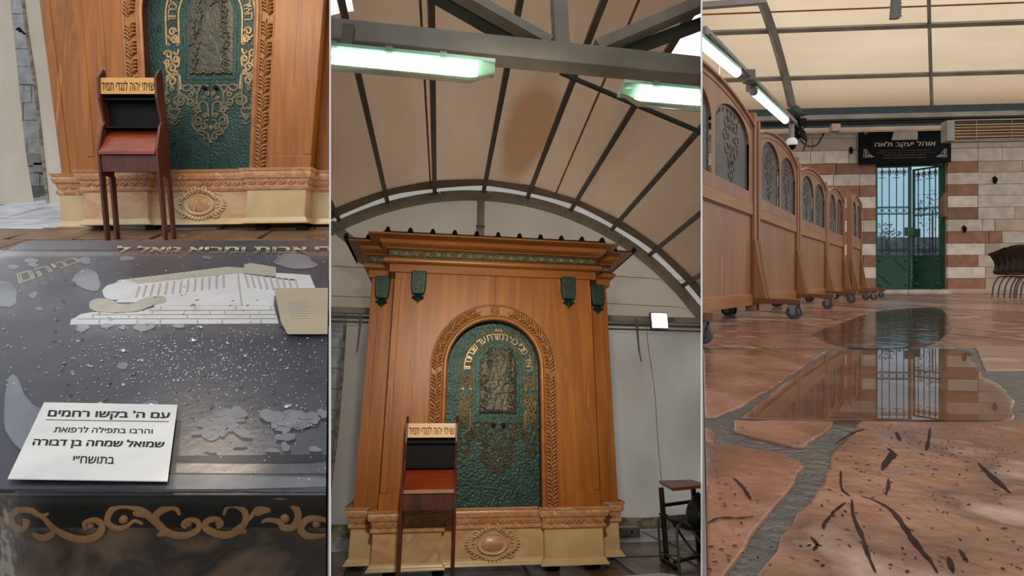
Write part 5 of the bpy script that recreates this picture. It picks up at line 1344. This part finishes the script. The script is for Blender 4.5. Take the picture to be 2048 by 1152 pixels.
# ---------------------------------------------------------------- the gate
M['gpaint'] = pm('dark_green_gate_paint', (16, 74, 46), (10, 58, 38), scale=(5, 5, 5), rough=.35)
M['giron'] = pm('green_black_wrought_iron', (34, 62, 60), (26, 48, 46), rough=.4)
M['pane'] = sheet('gate_glass', (236, 244, 248), 1.35, rough=.02)
fr = thing('door_1', 'dark green steel frame of the double gate', 'door', ((dl+dr)/2, YW3+.1, zbot), kind='structure')
xs_mid = W3(1826, 450).x
obj('frame', G().box(dl, dl+.06, YW3+.08, YW3+.16, zbot, ztop).box(dr-.05, dr, YW3+.08, YW3+.16, zbot, ztop).box(dl, dr, YW3+.08, YW3+.16, ztop-.06, ztop+.01), M['gpaint'], fr)
def gate_leaf(lab, hinge, width, sgn, ang, z0, z1):
    """leaf hinged at x=hinge, running sgn*width, swung by ang away from the camera"""
    global CUR
    keep = CUR
    CUR = Bay(B3w.M @ Matrix.Translation((hinge, YW3+.12, 0)) @ Matrix.Rotation(ang, 4, 'Z'))
    t = thing('gate_leaf', lab, 'gate', (sgn*width/2, 0, z0))
    X0, X1 = (0, width) if sgn > 0 else (-width, 0)
    H = z1-z0; zp = z0+H*.272; zm0, zm1 = z0+H*.612, z0+H*.665
    obj('stile', G().box(X0, X0+.045, -.02, .03, z0, z1), M['gpaint'], t); obj('stile', G().box(X1-.045, X1, -.02, .03, z0, z1), M['gpaint'], t)
    obj('rail', G().box(X0, X1, -.02, .03, z1-.03, z1), M['giron'], t); obj('rail', G().box(X0, X1, -.02, .03, zp-.03, zp+.015), M['gpaint'], t)
    obj('rail', G().box(X0, X1, -.015, .02, zm0-.015, zm0+.01), M['giron'], t); obj('rail', G().box(X0, X1, -.015, .02, zm1-.01, zm1+.015), M['giron'], t)
    pn = obj('lower_panel', G().box(X0+.03, X1-.03, -.005, .01, z0, zp), M['gpaint'], t)
    g = G(); cxm, czm = (X0+X1)/2, (z0+zp)/2; w = X1-X0; h = zp-z0
    for s in (-1, 1):
        g.bar((cxm-s*.02*w-(.0 if s > 0 else 0)+s*.02*w+s*(-.38)*w*.9 if False else cxm+s*.05*w, -.012, czm+s*.38*h), (cxm+s*.40*w, -.012, czm+s*.05*h), .03, .012, up=(0, 1, 0))
        g.bar((cxm-s*.40*w, -.012, czm-s*.02*h), (cxm-s*.05*w, -.012, czm-s*.38*h), .03, .012, up=(0, 1, 0)) if False else None
        for q in (-1, 1): dome(g, cxm+s*.36*w, czm+q*.36*h, .045, -.006, .02, 8)
    obj('strap_ornament', g, M['gpaint'], pn, smooth=40, kind='stuff')
    obj('glass', G().add([(X0+.045, .024, zp), (X1-.045, .024, zp), (X1-.045, .024, z1-.03), (X0+.045, .024, z1-.03)], [(0, 1, 2, 3)]), M['pane'], t)
    nb = 4; xs = [X0+w*(k+1)/(nb+1) for k in range(nb)]
    for k, x in enumerate(xs):
        obj('bar', G().tube([(x, 0, zp), (x, 0, z1-.02)], .010, 6), M['giron'], t)
        g = G()
        for zc_, q in ((z1-.03, -1), (zp+.015, 1)):
            for s in (-1, 1):
                g.tube([(x+s*a_, -.008, zc_+q*b_) for a_, b_ in spiral(.055, .10, .052, 1.3, pi, -1)], .006, 5, up=(0, 1, 0))
                g.tube([(x, -.008, zc_+q*.20), (x+s*.03, -.008, zc_+q*.14), (x+s*.01, -.008, zc_+q*.05)], .006, 5, up=(0, 1, 0))
            if k % 2 == 0: g.tube([(x-.07, -.008, zc_+q*.23), (x+.07, -.008, zc_+q*.23)], .008, 5)
            g.ball((x, -.005, zc_+q*.10), .02, 6)
        obj('bar_scrolls', g, M['giron'], t, smooth=60, kind='stuff')
    g = G()
    for k in range(5): x = X0+w*(k+.5)/5; g.tube([(x+.058*cos(2*pi*i/14), -.006, (zm0+zm1)/2+.05*sin(2*pi*i/14)) for i in range(14)], .006, 5, closed=True, up=(0, 1, 0))
    obj('ring_row', g, M['giron'], t, smooth=60)
    xl = X1-.06 if sgn > 0 else X0+.06
    obj('lock', G().box(xl-.09, xl+.09, -.04, -.01, z0+H*.43, z0+H*.50), M['gpaint'], t, bev=.008)
    CUR = keep
wl = W3(1822, 450, YW3+.12).x-(dl+.05)
gate_leaf('closed left leaf of the green wrought-iron gate', dl+.05, wl, 1, 0, zbot+.01, ztop-.05)
gate_leaf('right leaf of the green wrought-iron gate, standing ajar', dr-.04, .52, -1, radians(-50), zbot+.01, ztop-.05)
# ---------------------------------------------------------------- sign over the gate
M['signblack'] = pm('black_sign_board', (8, 7, 7), (12, 11, 10), scale=(8, 8, 8), rough=.7, spec=.15)
M['signtext'] = pm('silver_sign_lettering', (206, 200, 188), rough=.5)
M['signsmall'] = pm('dim_gold_lettering', (150, 140, 118), rough=.5)
YS = YW3-.10
sgn = thing('hanging_sign', 'long black sign with silver Hebrew title above the green gate', 'sign', W3(1810, 324, YS))
a, b = W3(1718.5, 264, YS), W3(1902.5, 324, YS)
obj('board', G().box(a.x, b.x, YS, YS+.04, b.z, a.z), M['signblack'], sgn, bev=.006)
def sq(x0, y0, x1, y1):
    p, q = W3(x0, y1, YS-.004), W3(x1, y0, YS-.004)
    return lambda s, t: (p.x+(q.x-p.x)*s, YS-.004, p.z+(q.z-p.z)*t)
z6 = lambda a, b: (1700+a/9.309, 250+b/9.309)
def line(g, t, x0, y0, x1, y1, bold=.0, he=True): A_, B_ = z6(x0, y0), z6(x1, y1); text_on(g, heb(t) if he else t, sq(*A_, *B_), bold)
g = G(); line(g, 'אוהל יעקב ולאה', 465, 290, 1590, 432, .03); obj('title', g, M['signtext'], sgn, label='silver Hebrew title letters')
g = G(); line(g, 'לבריאות והצלחת ארוסים חיים נתן בן אלי והדסה וכל המשפחה', 545, 455, 1500, 490); line(g, 'חנה, חיים יוסף דוד, משה, מרדכי, יצחק, שרה-טובה, אליס-חנה', 485, 498, 1575, 532); line(g, 'ולכל משפחת שמריה חיים, במתנה לישראל ולעולם', 640, 542, 1410, 576)
line(g, 'Dedicated by The Radnich-Omaz Family - Los Angeles, CA', 628, 592, 1425, 626, 0, False)
obj('small_lines', g, M['signsmall'], sgn, kind='stuff')
g = G()
for cx_, cy_, sx, sy in ((252, 605, 1, 1), (1805, 600, -1, 1), (262, 128, 1, -1), (1785, 100, -1, -1)):
    def q6(a_, b_): p = W3(*z6(cx_+sx*a_, cy_-sy*b_), YS-.006); return (p.x, YS-.006, p.z)
    if sy < 0: 
        for k in range(3): g.tube([q6(8+k*22, 0), q6(20+k*22, 50-k*12)], .006, 4)
        continue
    g.tube([q6(0, 0), q6(200, 10)], .004, 5); g.tube([q6(0, 0), q6(10, 165)], .004, 5); g.tube([q6(200, 10), q6(110, 60), q6(40, 165)], .004, 5)
    for a_, b_, r_ in ((45, 35, 28), (95, 30, 22), (45, 85, 24), (140, 20, 16), (35, 125, 14)):
        for m_ in (1,): g.tube([q6(a_+x, b_+y) for x, y in spiral(0, 0, r_, 1.4, 0, 1)], .0042, 5, up=(0, 1, 0))
obj('corner_flourish', g, M['signtext'], sgn)
a, b = W3(1785, 258, YS-.06), W3(1836, 279, YS-.06)
obj('pale_block', G().pxz([(a.x-.0, b.z), (b.x, b.z), (b.x-.0, a.z-.1), (b.x-.05, a.z+.05), (a.x+.06, a.z+.05), (a.x+.04, a.z-.08)], YS-.06, YS-.01), M['wpale2'], sgn, bev=.008)
# ---------------------------------------------------------------- beams along the eaves
M['eave_dark'] = pm('dark_green_grey_gutter', (44, 52, 48), (34, 40, 38), rough=.5)
M['eave_blue'] = pm('grey_blue_soffit', (92, 104, 108), (70, 80, 84), rough=.5)
M['tray'] = pm('cream_cable_tray', (196, 170, 146), (176, 150, 126), scale=(2, 6, 6), rough=.6)
YE = 10.9; X0_, X1_ = 3.8, 13.5
ev = thing('eaves_beam', 'dark gutter and grey channel beams running along the top of the striped wall', 'beam', (8, YE, 3.4))
def band3(nm, py0, py1, y, m, d=.1):
    z1, z0 = W3(1725, py0, y).z, W3(1725, py1, y).z; obj(nm, G().box(X0_, X1_, y, y+d, z0, z1), M[m], ev)
band3('gutter', 214, 229, YE, 'eave_dark'); band3('channel', 228, 237, YE-.1, 'steel', .14); band3('soffit', 236, 247, YE+.05, 'eave_dark'); band3('soffit', 246, 255, YE+.1, 'eave_blue')
tray = thing('cable_tray', 'cream cable tray crossing the wall just above the black sign', 'tray', (8, YE-.2, 3.0))
z1, z0 = W3(1700, 254.5, YE-.2).z, W3(1700, 262, YE-.2).z
obj('trough', G().box(X0_, W3(1900, 258, YE-.2).x, YE-.2, YE-.1, z0, z1), M['tray'], tray, bev=.004)
obj('lip', G().box(X0_, W3(1900, 258, YE-.2).x, YE-.215, YE-.19, z0-.03, z0-.012), M['tray'], tray)
a = W3(1672, 256, YE-.26); obj('junction_box', G().box(a.x-.09, a.x+.09, YE-.28, YE-.2, a.z-.07, a.z+.09), M['tray'], tray, bev=.01)
# stained upper wall light strip etc: heater
YH = 9.2
ht = thing('infrared_heater', 'long quartz heater with three copper-lit reflector rows at the right above the wall', 'heater', W3(1970, 276, YH))
a, b = W3(1893, 241, YH), W3(2075, 279, YH)
obj('end_cap', G().box(a.x, a.x+.13, YH-.02, YH+.14, b.z, a.z), M['steel'], ht, bev=.01)
H_ = a.z-b.z
M['copper'] = pm('polished_reflector', (206, 184, 164), (120, 100, 86), scale=(.4, 1, 30), rough=.22, metal=.85)
for k in range(3):
    zc_ = b.z+H_*(.2+.29*k)
    obj('reflector', G().grid(lambda u, v: (a.x+.13+(b.x-a.x-.13)*u, YH+.08-.08*abs(cos(pi*v)), zc_+H_*.14*(2*v-1)), 1, 8), M['copper'], ht, smooth=60)
    obj('quartz_tube', G().tube([(a.x+.13, YH+.02, zc_), (b.x, YH+.02, zc_)], .014, 8), M['board'], ht)
obj('guard_wires', G().tube([(a.x+.5, YH-.02, b.z), (a.x+.5, YH-.02, a.z)], .005, 4).tube([(a.x+1.1, YH-.02, b.z), (a.x+1.1, YH-.02, a.z)], .005, 4), M['metal'], ht)
obj('casing', G().box(a.x+.13, b.x, YH+.09, YH+.13, b.z, a.z).box(a.x+.12, b.x, YH-.0, YH+.1, b.z-.01, b.z+.012).box(a.x+.12, b.x, YH-.0, YH+.1, a.z-.012, a.z+.01), M['steel'], ht)
# ---------------------------------------------------------------- roof of bay three
M['roof3'] = cloth('warm_cream_tent_cloth', (244, 218, 184), (234, 206, 172), tr=.74, scale=(.5, 2.5, 2.5), bump=.12, bs=2)
CYr, CZr, RR = 6.75, 1.2, 5.05
rp3 = lambda t: (CYr+RR*cos(t), CZr+RR*sin(t))
def at_v(px, py, R_=RR):
    d = B3w.ray(px, py); o = B3w.o; oy, oz = o.y-CYr, o.z-CZr
    A_ = d.y*d.y+d.z*d.z; Bq = 2*(d.y*oy+d.z*oz); C_ = oy*oy+oz*oz-R_*R_; t = (-Bq+sqrt(Bq*Bq-4*A_*C_))/(2*A_); p = o+d*t
    return p, atan2(p.z-CZr, p.y-CYr)
t_e = at_v(1725, 222)[1]
roof3 = thing('ceiling', 'cream tent roof cloth on thin grey purlins above the court', 'roof', (8, 8, 5), kind='structure')
obj('roof_cloth', G().grid(lambda u, v: (2.5+12*u, *rp3(t_e+.0+(1.28-t_e)*v)), 30, 24), M['roof3'], roof3, smooth=80)
def purlin3(py, w, nm='purlin', m='steel', off=.05):
    p, t = at_v(1725, py); yy, zz_ = CYr+(RR-off)*cos(t), CZr+(RR-off)*sin(t)
    obj(nm, G().bar((2.5, yy, zz_), (14.5, yy, zz_), w, w*.9, up=(0, -sin(t), cos(t))), M[m], roof3)
purlin3(53, .085); purlin3(151, .085); purlin3(16, .025, 'roof_cord', 'oak_carved', .02)
# curved rib at left, following the slanting bay direction
def rib(pxs, w, nm, off=.1):
    P = []
    for px, py in pxs:
        p, t = at_v(px, py, RR-off); P.append(p)
    obj(nm, G().tube([P[0]+(P[0]-P[1])*.6]+P, w, 4), M['steel'], roof3)
rib([(1513, -20), (1530, 20), (1547, 70), (1560, 115), (1572, 160), (1584, 212)], .085, 'curved_rib')
rib([(1857, -20), (1859, 60), (1861, 130), (1864, 222)], .03, 'slender_rib', .07)
a, b = B3w.at(1400, 12, y=8.0), B3w.at(1530, 2, y=8.0); obj('top_purlin', G().bar(a, b, .09, .09), M['steel'], roof3)
# ---------------------------------------------------------------- slanting conduit beam with two tube lights
CUR = B3
d3 = Vector((.80, 1, 0))
E1 = B3.at(1602, 262, y=10.0); z_c = E1.z
def on_c(px, py):     # point at height z_c on the pixel
    return B3.at(px, py, z=z_c)
bm_ = thing('conduit_beam', 'grey beam slanting away above the wooden screens carrying two tube lights', 'beam', E1)
A1 = on_c(1404, 62); obj('beam', G().bar(A1, E1, .10, .10), M['steel'], bm_)
obj('conduit', G().tube([A1+Vector((.08, -.03, -.06)), E1+Vector((.05, -.03, -.06))], .018, 6), M['steel_dark'], bm_)
for px, py in ((1498, 148), (1504, 165)):
    c = on_c(px, py); obj('cable_clamp', G().box(c.x-.06, c.x+.06, c.y-.08, c.y+.08, c.z-.12, c.z+.04), M['steel_dark'], bm_, bev=.01)
def tube_light(lab, p0, p1, zoff):
    a = B3.at(*p0, z=z_c-zoff); b = B3.at(*p1, z=z_c-zoff); t = thing('fluorescent_light', lab, 'lamp', (a+b)/2)
    d = (b-a).normalized()
    obj('tray', G().bar(a+Vector((0, 0, .05)), b+Vector((0, 0, .05)), .10, .04), M['trayw'], t)
    obj('lit_cover', G().tube([a, a+d*.03, b-d*.03, b], [.04, .055, .055, .04], 12), M['tube'], t, smooth=60)
    for c in (a, b): obj('end_cap', G().tube([c-d*.03, c+d*.03], .058, 10), M['metal'], t, smooth=60)
tube_light('nearer lit tube light hanging above the first wooden screen', (1385, 72), (1476, 148), .16)
tube_light('further lit tube light on the slanting beam above the screens', (1507, 183), (1572, 242), .16)
obj('pull_cord', G().tube([on_c(1439, 120), B3.at(1439, 164, y=on_c(1439, 120).y)], .006, 4), M['white'], None, 'thin white cord dangling below the nearer tube light', 'cord')
# knot of cables, box and dome camera
YC = 9.6
c = B3.at(1592, 220, y=YC)
g = G(); r2 = random.Random(2)
for k in range(12):
    pts = [B3.at(1592+r2.uniform(-14, 22), 232+i*9+r2.uniform(-6, 6), y=YC+r2.uniform(-.1, .1)) for i in range(6)]; g.tube(smooth_path([tuple(p) for p in pts], 4), .012, 5)
obj('cable_tangle', g, M['black'], None, 'tangle of black cables around the corner joint above the dome camera', 'cables', smooth=60)
obj('cable_loop', G().tube(smooth_path([tuple(B3.at(*p, y=10.8)) for p in ((1600, 280), (1612, 290), (1625, 293), (1636, 287), (1645, 272), (1650, 262))], 5), .018, 6).tube(smooth_path([tuple(B3.at(*p, y=10.8)) for p in ((1614, 278), (1611, 290), (1606, 302))], 4), .016, 5), M['rubber'], None, 'black cable sagging in a loop on the wall left of the sign', 'cable', smooth=60)
obj('corner_joint', G().ball(tuple(B3.at(1589, 226, y=YC-.05)), .13, 12, (1, 1, 1.1)), M['eave_dark'], bm_, smooth=60)
dc = B3.at(1583, 288, y=YC-.3)
t = thing('dome_camera', 'white dome security camera on a bracket above the second screen', 'camera', dc)
obj('bracket', G().box(dc.x-.03, dc.x+.04, dc.y-.03, dc.y+.04, dc.z+.08, dc.z+.42), M['steel'], t)
obj('housing', G().lathe((dc.x, dc.y, dc.z), [(.03, .11), (.07, .10), (.095, .06), (.105, .0), (.105, -.03), (.09, -.035)], 18), M['white'], t, smooth=50)
obj('lens_dome', G().ball((dc.x, dc.y, dc.z-.035), .075, 14), M['black'], t, smooth=60)
g = G()
for k in range(7): a_ = -1.3+k*.35; g.bar((dc.x+.107*sin(a_), dc.y-.107*cos(a_), dc.z-.02), (dc.x+.107*sin(a_), dc.y-.107*cos(a_), dc.z+.03), .02, .004)
obj('vent_slots', g, M['steel'], t, kind='stuff')
obj('back_post', G().bar(B3.at(1600, 262, y=YC+.1), B3.at(1600, 330, y=YC+.1), .05, .05), M['steel'], bm_)
# serrated blade hanging into the top of the frame
a = B3.at(1790, 38, y=5.6); sc_ = 5.6/1000
g = G(); pts = [(0, 0), (.10, .005)]+[(.115+.018*(k % 2), .02+.018*k) for k in range(12)]+[(.12, .40), (.03, .40)]
g.prism([(a.x-.05+x, 5.6, a.z+z) for x, z in pts], (0, .025, 0))
obj('serrated_blade', g, M['steel_dark'], None, 'dark serrated metal blade hanging down at the top of the frame', 'blade', bev=.004)
# ---------------------------------------------------------------- wooden screens
M['screen'] = pm('varnished_oak_screen', (164, 114, 76), (144, 94, 58), (176, 126, 86), scale=(7, 7, .8), rough=.35, bump=.12, bs=8, bscale=(10, 10, .6))
M['screen_rail'] = pm('golden_oak_rail', (172, 116, 62), (150, 96, 48), scale=(1.5, 8, 8), rough=.35)
M['screen_trim'] = pm('dark_oak_trim', (120, 72, 40), rough=.4)
M['darkglass'] = pm('smoked_screen_glass', (84, 80, 80), (66, 62, 62), scale=(12, 12, 12), rough=.3, spec=.5)
M['orn'] = pm('gilt_screen_ornament', (142, 126, 98), (112, 98, 74), scale=(20, 20, 20), rough=.5, metal=.1)
M['caster'] = pm('grey_caster_tyre', (70, 72, 74), rough=.5)
def caster(x, y, par):
    """swivel caster resting on the floor at x,y (screen frame)"""
    r = .048; z = HF+.004+r
    f = obj('caster', G().lathe((x-.016, y, z), [(.012, 0), (r*.92, 0), (r, .006), (r, .026), (r*.92, .032), (.012, .032)], 18, 'X'), M['caster'], par, smooth=40)
    obj('hub', G().lathe((x-.02, y, z), [(.02, 0), (.02, .04)], 12, 'X'), M['metal'], f, smooth=40)
    obj('fork', G().pyz([(y-.03, z+r+.02), (y+.03, z+r+.02), (y+.012, z-.01), (y-.012, z-.01)], x-.026, x-.020).pyz([(y-.03, z+r+.02), (y+.03, z+r+.02), (y+.012, z-.01), (y-.012, z-.01)], x+.020, x+.026).box(x-.026, x+.026, y-.03, y+.03, z+r+.010, z+r+.02), M['metal'], f)
def screen(lab, S, E, i, ht=1.0, leftfoot=True):
    global CUR
    S = Vector((*S, 0)); E = Vector((*E, 0)); L_ = (E-S).length; a = atan2((E-S).y, (E-S).x)
    CUR = Bay(Matrix.Translation(S) @ Matrix.Rotation(a, 4, 'Z'))
    t = thing('wooden_screen', lab, 'screen', (L_/2, 0, HF), 'arched wooden screens standing in a row')
    zb, zr, zl, zt_, zp = HF+.10, HF+.10+.09, .50*ht, 1.235*ht, 1.335*ht
    zr0_, zr1_ = .515*ht, .60*ht; peak = 1.36*ht
    pw = .055; y0, y1 = -.025, .02
    for x in (0, L_-pw): obj('post', G().box(x, x+pw, y0-.012, y1+.012, zb-.05, zp-(0 if x else .02)), M['screen'], t, bev=.003)
    obj('bottom_rail', G().box(pw, L_-pw, y0, y1, zb, zr), M['screen_rail'], t, bev=.003)
    obj('middle_rail', G().box(pw, L_-pw, y0, y1, zr0_, zr1_), M['screen_rail'], t, bev=.003)
    obj('lower_panel', G().box(pw, L_-pw, y0+.016, y1-.008, zr, zr0_), M['screen'], t)
    g = G()
    for x in (pw+.006, L_-pw-.012): g.box(x, x+.006, y0+.010, y0+.018, zr, zr0_)
    g.box(pw, L_-pw, y0+.008, y0+.018, zr0_-.010, zr0_-.003); obj('panel_trim', g, M['screen_trim'], t)
    # upper board with two arched openings: frame pieces around the panes
    x0, x1 = pw, L_-pw; W_ = x1-x0; m_ = .10*W_/1.6; gap = .075; pwid = (W_-2*m_-gap*1.0)/2
    panes = [(x0+m_, x0+m_+pwid), (x1-m_-pwid, x1-m_)]
    pz0 = zr1_+.09
    def top(x): u = (x-x0)/W_; return zt_+(peak-zt_)*sin(pi*u)**.75
    g = G(); n = 40
    pane_top = lambda xa, xb, x: (pz0+.36*ht)+ (top((xa+xb)/2)-.10-(pz0+.36*ht))*sqrt(max(0, 1-((2*x-xa-xb)/(xb-xa))**2))
    xs = sorted(set([x0+W_*k/n for k in range(n+1)]+[v+e_ for p in panes for v in p for e_ in (-1e-4, 1e-4)]+[xa+(xb-xa)*(1-cos(pi*k/16))/2 for xa, xb in panes for k in range(1, 16)]))
    def inside(x):
        for xa, xb in panes:
            if xa < x < xb: return xa, xb
        return None
    for k in range(len(xs)-1):
        xa_, xb_ = xs[k], xs[k+1]; pm_ = inside((xa_+xb_)/2)
        if pm_:
            ta, tb = pane_top(*pm_, max(pm_[0], xa_)), pane_top(*pm_, min(pm_[1], xb_))
            cols = [(zr1_, zr1_, pz0, pz0), (ta, tb, top(xa_), top(xb_))]
        else: cols = [(zr1_, zr1_, top(xa_), top(xb_))]
        for b0, b1, t0, t1 in cols:
            g.add([(xa_, y0, b0), (xb_, y0, b1), (xb_, y0, t1), (xa_, y0, t0), (xa_, y1, b0), (xb_, y1, b1), (xb_, y1, t1), (xa_, y1, t0)],
                  [(0, 1, 2, 3), (5, 4, 7, 6), (3, 2, 6, 7), (1, 0, 4, 5)])
    obj('arched_board', g, M['screen'], t)
    obj('arch_moulding', G().tube([(x0+W_*k/24, y0-.002, top(x0+W_*k/24)-.012) for k in range(25)], .016, 6), M['screen'], t, smooth=50)
    obj('arch_groove', G().tube([(x0+.03+(W_-.06)*k/24, y0-.001, top(x0+.03+(W_-.06)*k/24)-.065) for k in range(25)]+[(x1-.03, y0-.001, zr1_+.02)], .0035, 4), M['screen_trim'], t)
    for xa, xb in panes:
        pts = [(xa, pz0)]+[(xa+(xb-xa)*(1-cos(pi*k/16))/2, pane_top(xa, xb, xa+(xb-xa)*(1-cos(pi*k/16))/2)) for k in range(17)]+[(xb, pz0)]
        pane = obj('arched_pane', G().pxz(pts, -.008, 0), M['darkglass'], t)
        g = G(); cx_ = (xa+xb)/2; hw = (xb-xa)/2
        zc_ = pz0+(pane_top(xa, xb, cx_)-pz0)*.60
        for r_, nn in ((hw*.34, 10), (hw*.18, 6)):
            for k in range(nn):
                q = 2*pi*k/nn; g.tube([(cx_+r_*cos(q)+r_*.30*cos(w), -.010, zc_+r_*1.15*sin(q)+r_*.30*sin(w)) for w in (0, 1.05, 2.1, 3.14, 4.2, 5.2)], .0026, 4, closed=True, up=(0, 1, 0))
        for k in range(5):
            q = 2*pi*k/5; g.tube([(cx_+hw*.12*cos(q)+hw*.08*cos(w), -.010, pz0+.10+hw*.14*sin(q)+hw*.08*sin(w)) for w in (0, 1.5, 3.1, 4.6)], .0026, 4, closed=True, up=(0, 1, 0))
        nn = 15
        for k in range(nn):
            z = pz0+.03+(.36*ht-.02)*k/nn
            for xx in (xa+.030, xb-.030): g.tube([(xx+.012*cos(w)*(1 if k % 2 else 1.4), -.010, z+.011*sin(w)) for w in (0, 1.3, 2.5, 3.8, 5)], .0024, 4, closed=True, up=(0, 1, 0))
        for k in range(13):
            q = pi*k/12; xx = cx_-(hw-.035)*cos(q); z = (pz0+.36*ht)+(pane_top(xa, xb, cx_)-(pz0+.36*ht)-.035)*sin(q)
            g.tube([(xx+.012*cos(w), -.010, z+.012*sin(w)) for w in (0, 1.3, 2.5, 3.8, 5)], .0024, 4, closed=True, up=(0, 1, 0))
        obj('gilt_ornament', g, M['orn'], pane, kind='stuff')
    # feet: cross beams with tall gussets and casters
    for x in ([.0, L_-.04] if leftfoot else [L_-.04]):
        ft = obj('foot_beam', G().box(x-.03, x+.05, -.36, .24, HF+.115, HF+.155), M['screen_trim'], t, bev=.004)
        for q in (0, .045):
            obj('gusset', G().pyz([(-.03, HF+.155), (-.03, HF+.62), (-.045, HF+.62), (-.07, HF+.42), (-.12, HF+.155)], x-.025+q, x-.005+q), M['screen'], t, bev=.002)
        caster(x+.01, -.30, t); caster(x+.01, .18, t)
    CUR = B3
J0, J1, J2, J3, J4 = (.64, 2.49), (1.955, 4.06), (3.075, 5.42), (4.16, 6.65), (4.93, 7.50)
def nx_(a, b, f): return (a[0]+(b[0]-a[0])*f, a[1]+(b[1]-a[1])*f)
screen('nearest arched wooden screen with two smoked panes, cut off at the left', J0, nx_(J0, J1, .985), 0)
screen('second wooden screen from the left, below the dome camera', nx_(J1, J2, .02), nx_(J1, J2, .985), 1, ht=.985)
screen('third wooden screen in the row, slightly shorter looking', nx_(J2, J3, .02), nx_(J2, J3, .985), 2, ht=.97)
screen('fourth wooden screen, last of the joined row', nx_(J3, J4, .02), nx_(J3, J4, 1.1), 3, ht=.96)
screen('rearmost wooden screen standing apart nearest the gate', (5.14, 7.62), (5.98, 8.60), 4, ht=1.0)
# trolley stub in front of the first screen's foot
# ---------------------------------------------------------------- stack of chairs at right
M['shell'] = pm('black_chair_shell', (26, 22, 20), (18, 16, 14), rough=.28, coat=.5, coatr=.2)
M['cleg'] = pm('grey_chair_legs', (96, 92, 86), rough=.35, metal=.5)
labs = ['lowest black shell chair of the nested stack, its tip furthest left', 'second black shell chair in the nested stack by the wall', 'third black shell chair in the nested stack by the wall',
        'fourth black shell chair in the nested stack by the wall', 'rightmost black shell chair of the nested stack, half out of frame']
YCh = 8.3
for k in range(5):
    px0 = 1999+k*13; y = YCh-.16*k*.9
    def C(px, py, yy=y): p = B3.at(px, py, y=y); return (p.x, yy, p.z)
    dyp = [0, -5, -10, -13, -12][k]; dx = px0-1999
    t = thing('shell_chair', labs[k], 'chair', B3.at(2015+dx, 592, z=HF), 'stack of black shell chairs')
    prof = smooth_path([(1999, 509), (2006, 515), (2012, 526), (2013, 536), (2010, 544), (2014, 550), (2030, 551), (2048, 549)], 4)
    wv = .42
    vs = []; n = len(prof); m = 8
    for a_, b_ in prof:
        for q in range(m+1):
            w = q/m-.5; p = B3.at(a_+dx, b_+dyp*(1-(b_-509)/60), y=y); 
            vs.append((p.x-.0*w, y+w*wv, p.z+.04*(1-4*w*w)*(1 if b_ < 530 else 0)*((530-b_)/21 if b_ < 530 else 0)+.02*abs(w)))
    sh = obj('seat_shell', G().add(vs, [(i*(m+1)+j, i*(m+1)+j+1, (i+1)*(m+1)+j+1, (i+1)*(m+1)+j) for i in range(n-1) for j in range(m)]), M['shell'], t, smooth=80)
    sh.modifiers.new('t', 'SOLIDIFY').thickness = .02
    for off in (-.17, .2):
        yy = y+off; zt_ = B3.at(2020, 551, y=y).z; xt = B3.at(2024+dx, 551, y=y).x; 
        p = smooth_path([(xt+.28, yy, zt_-.02), (xt, yy, zt_-.02), (xt-.07, yy, zt_-.09), (xt-.115, yy, (zt_+HF)/2), (xt-.14, yy, HF+.008)], 5)
        obj('leg', G().tube(p, .011, 7), M['cleg'], t, smooth=60)
bay_end(before, [(1, XR)])
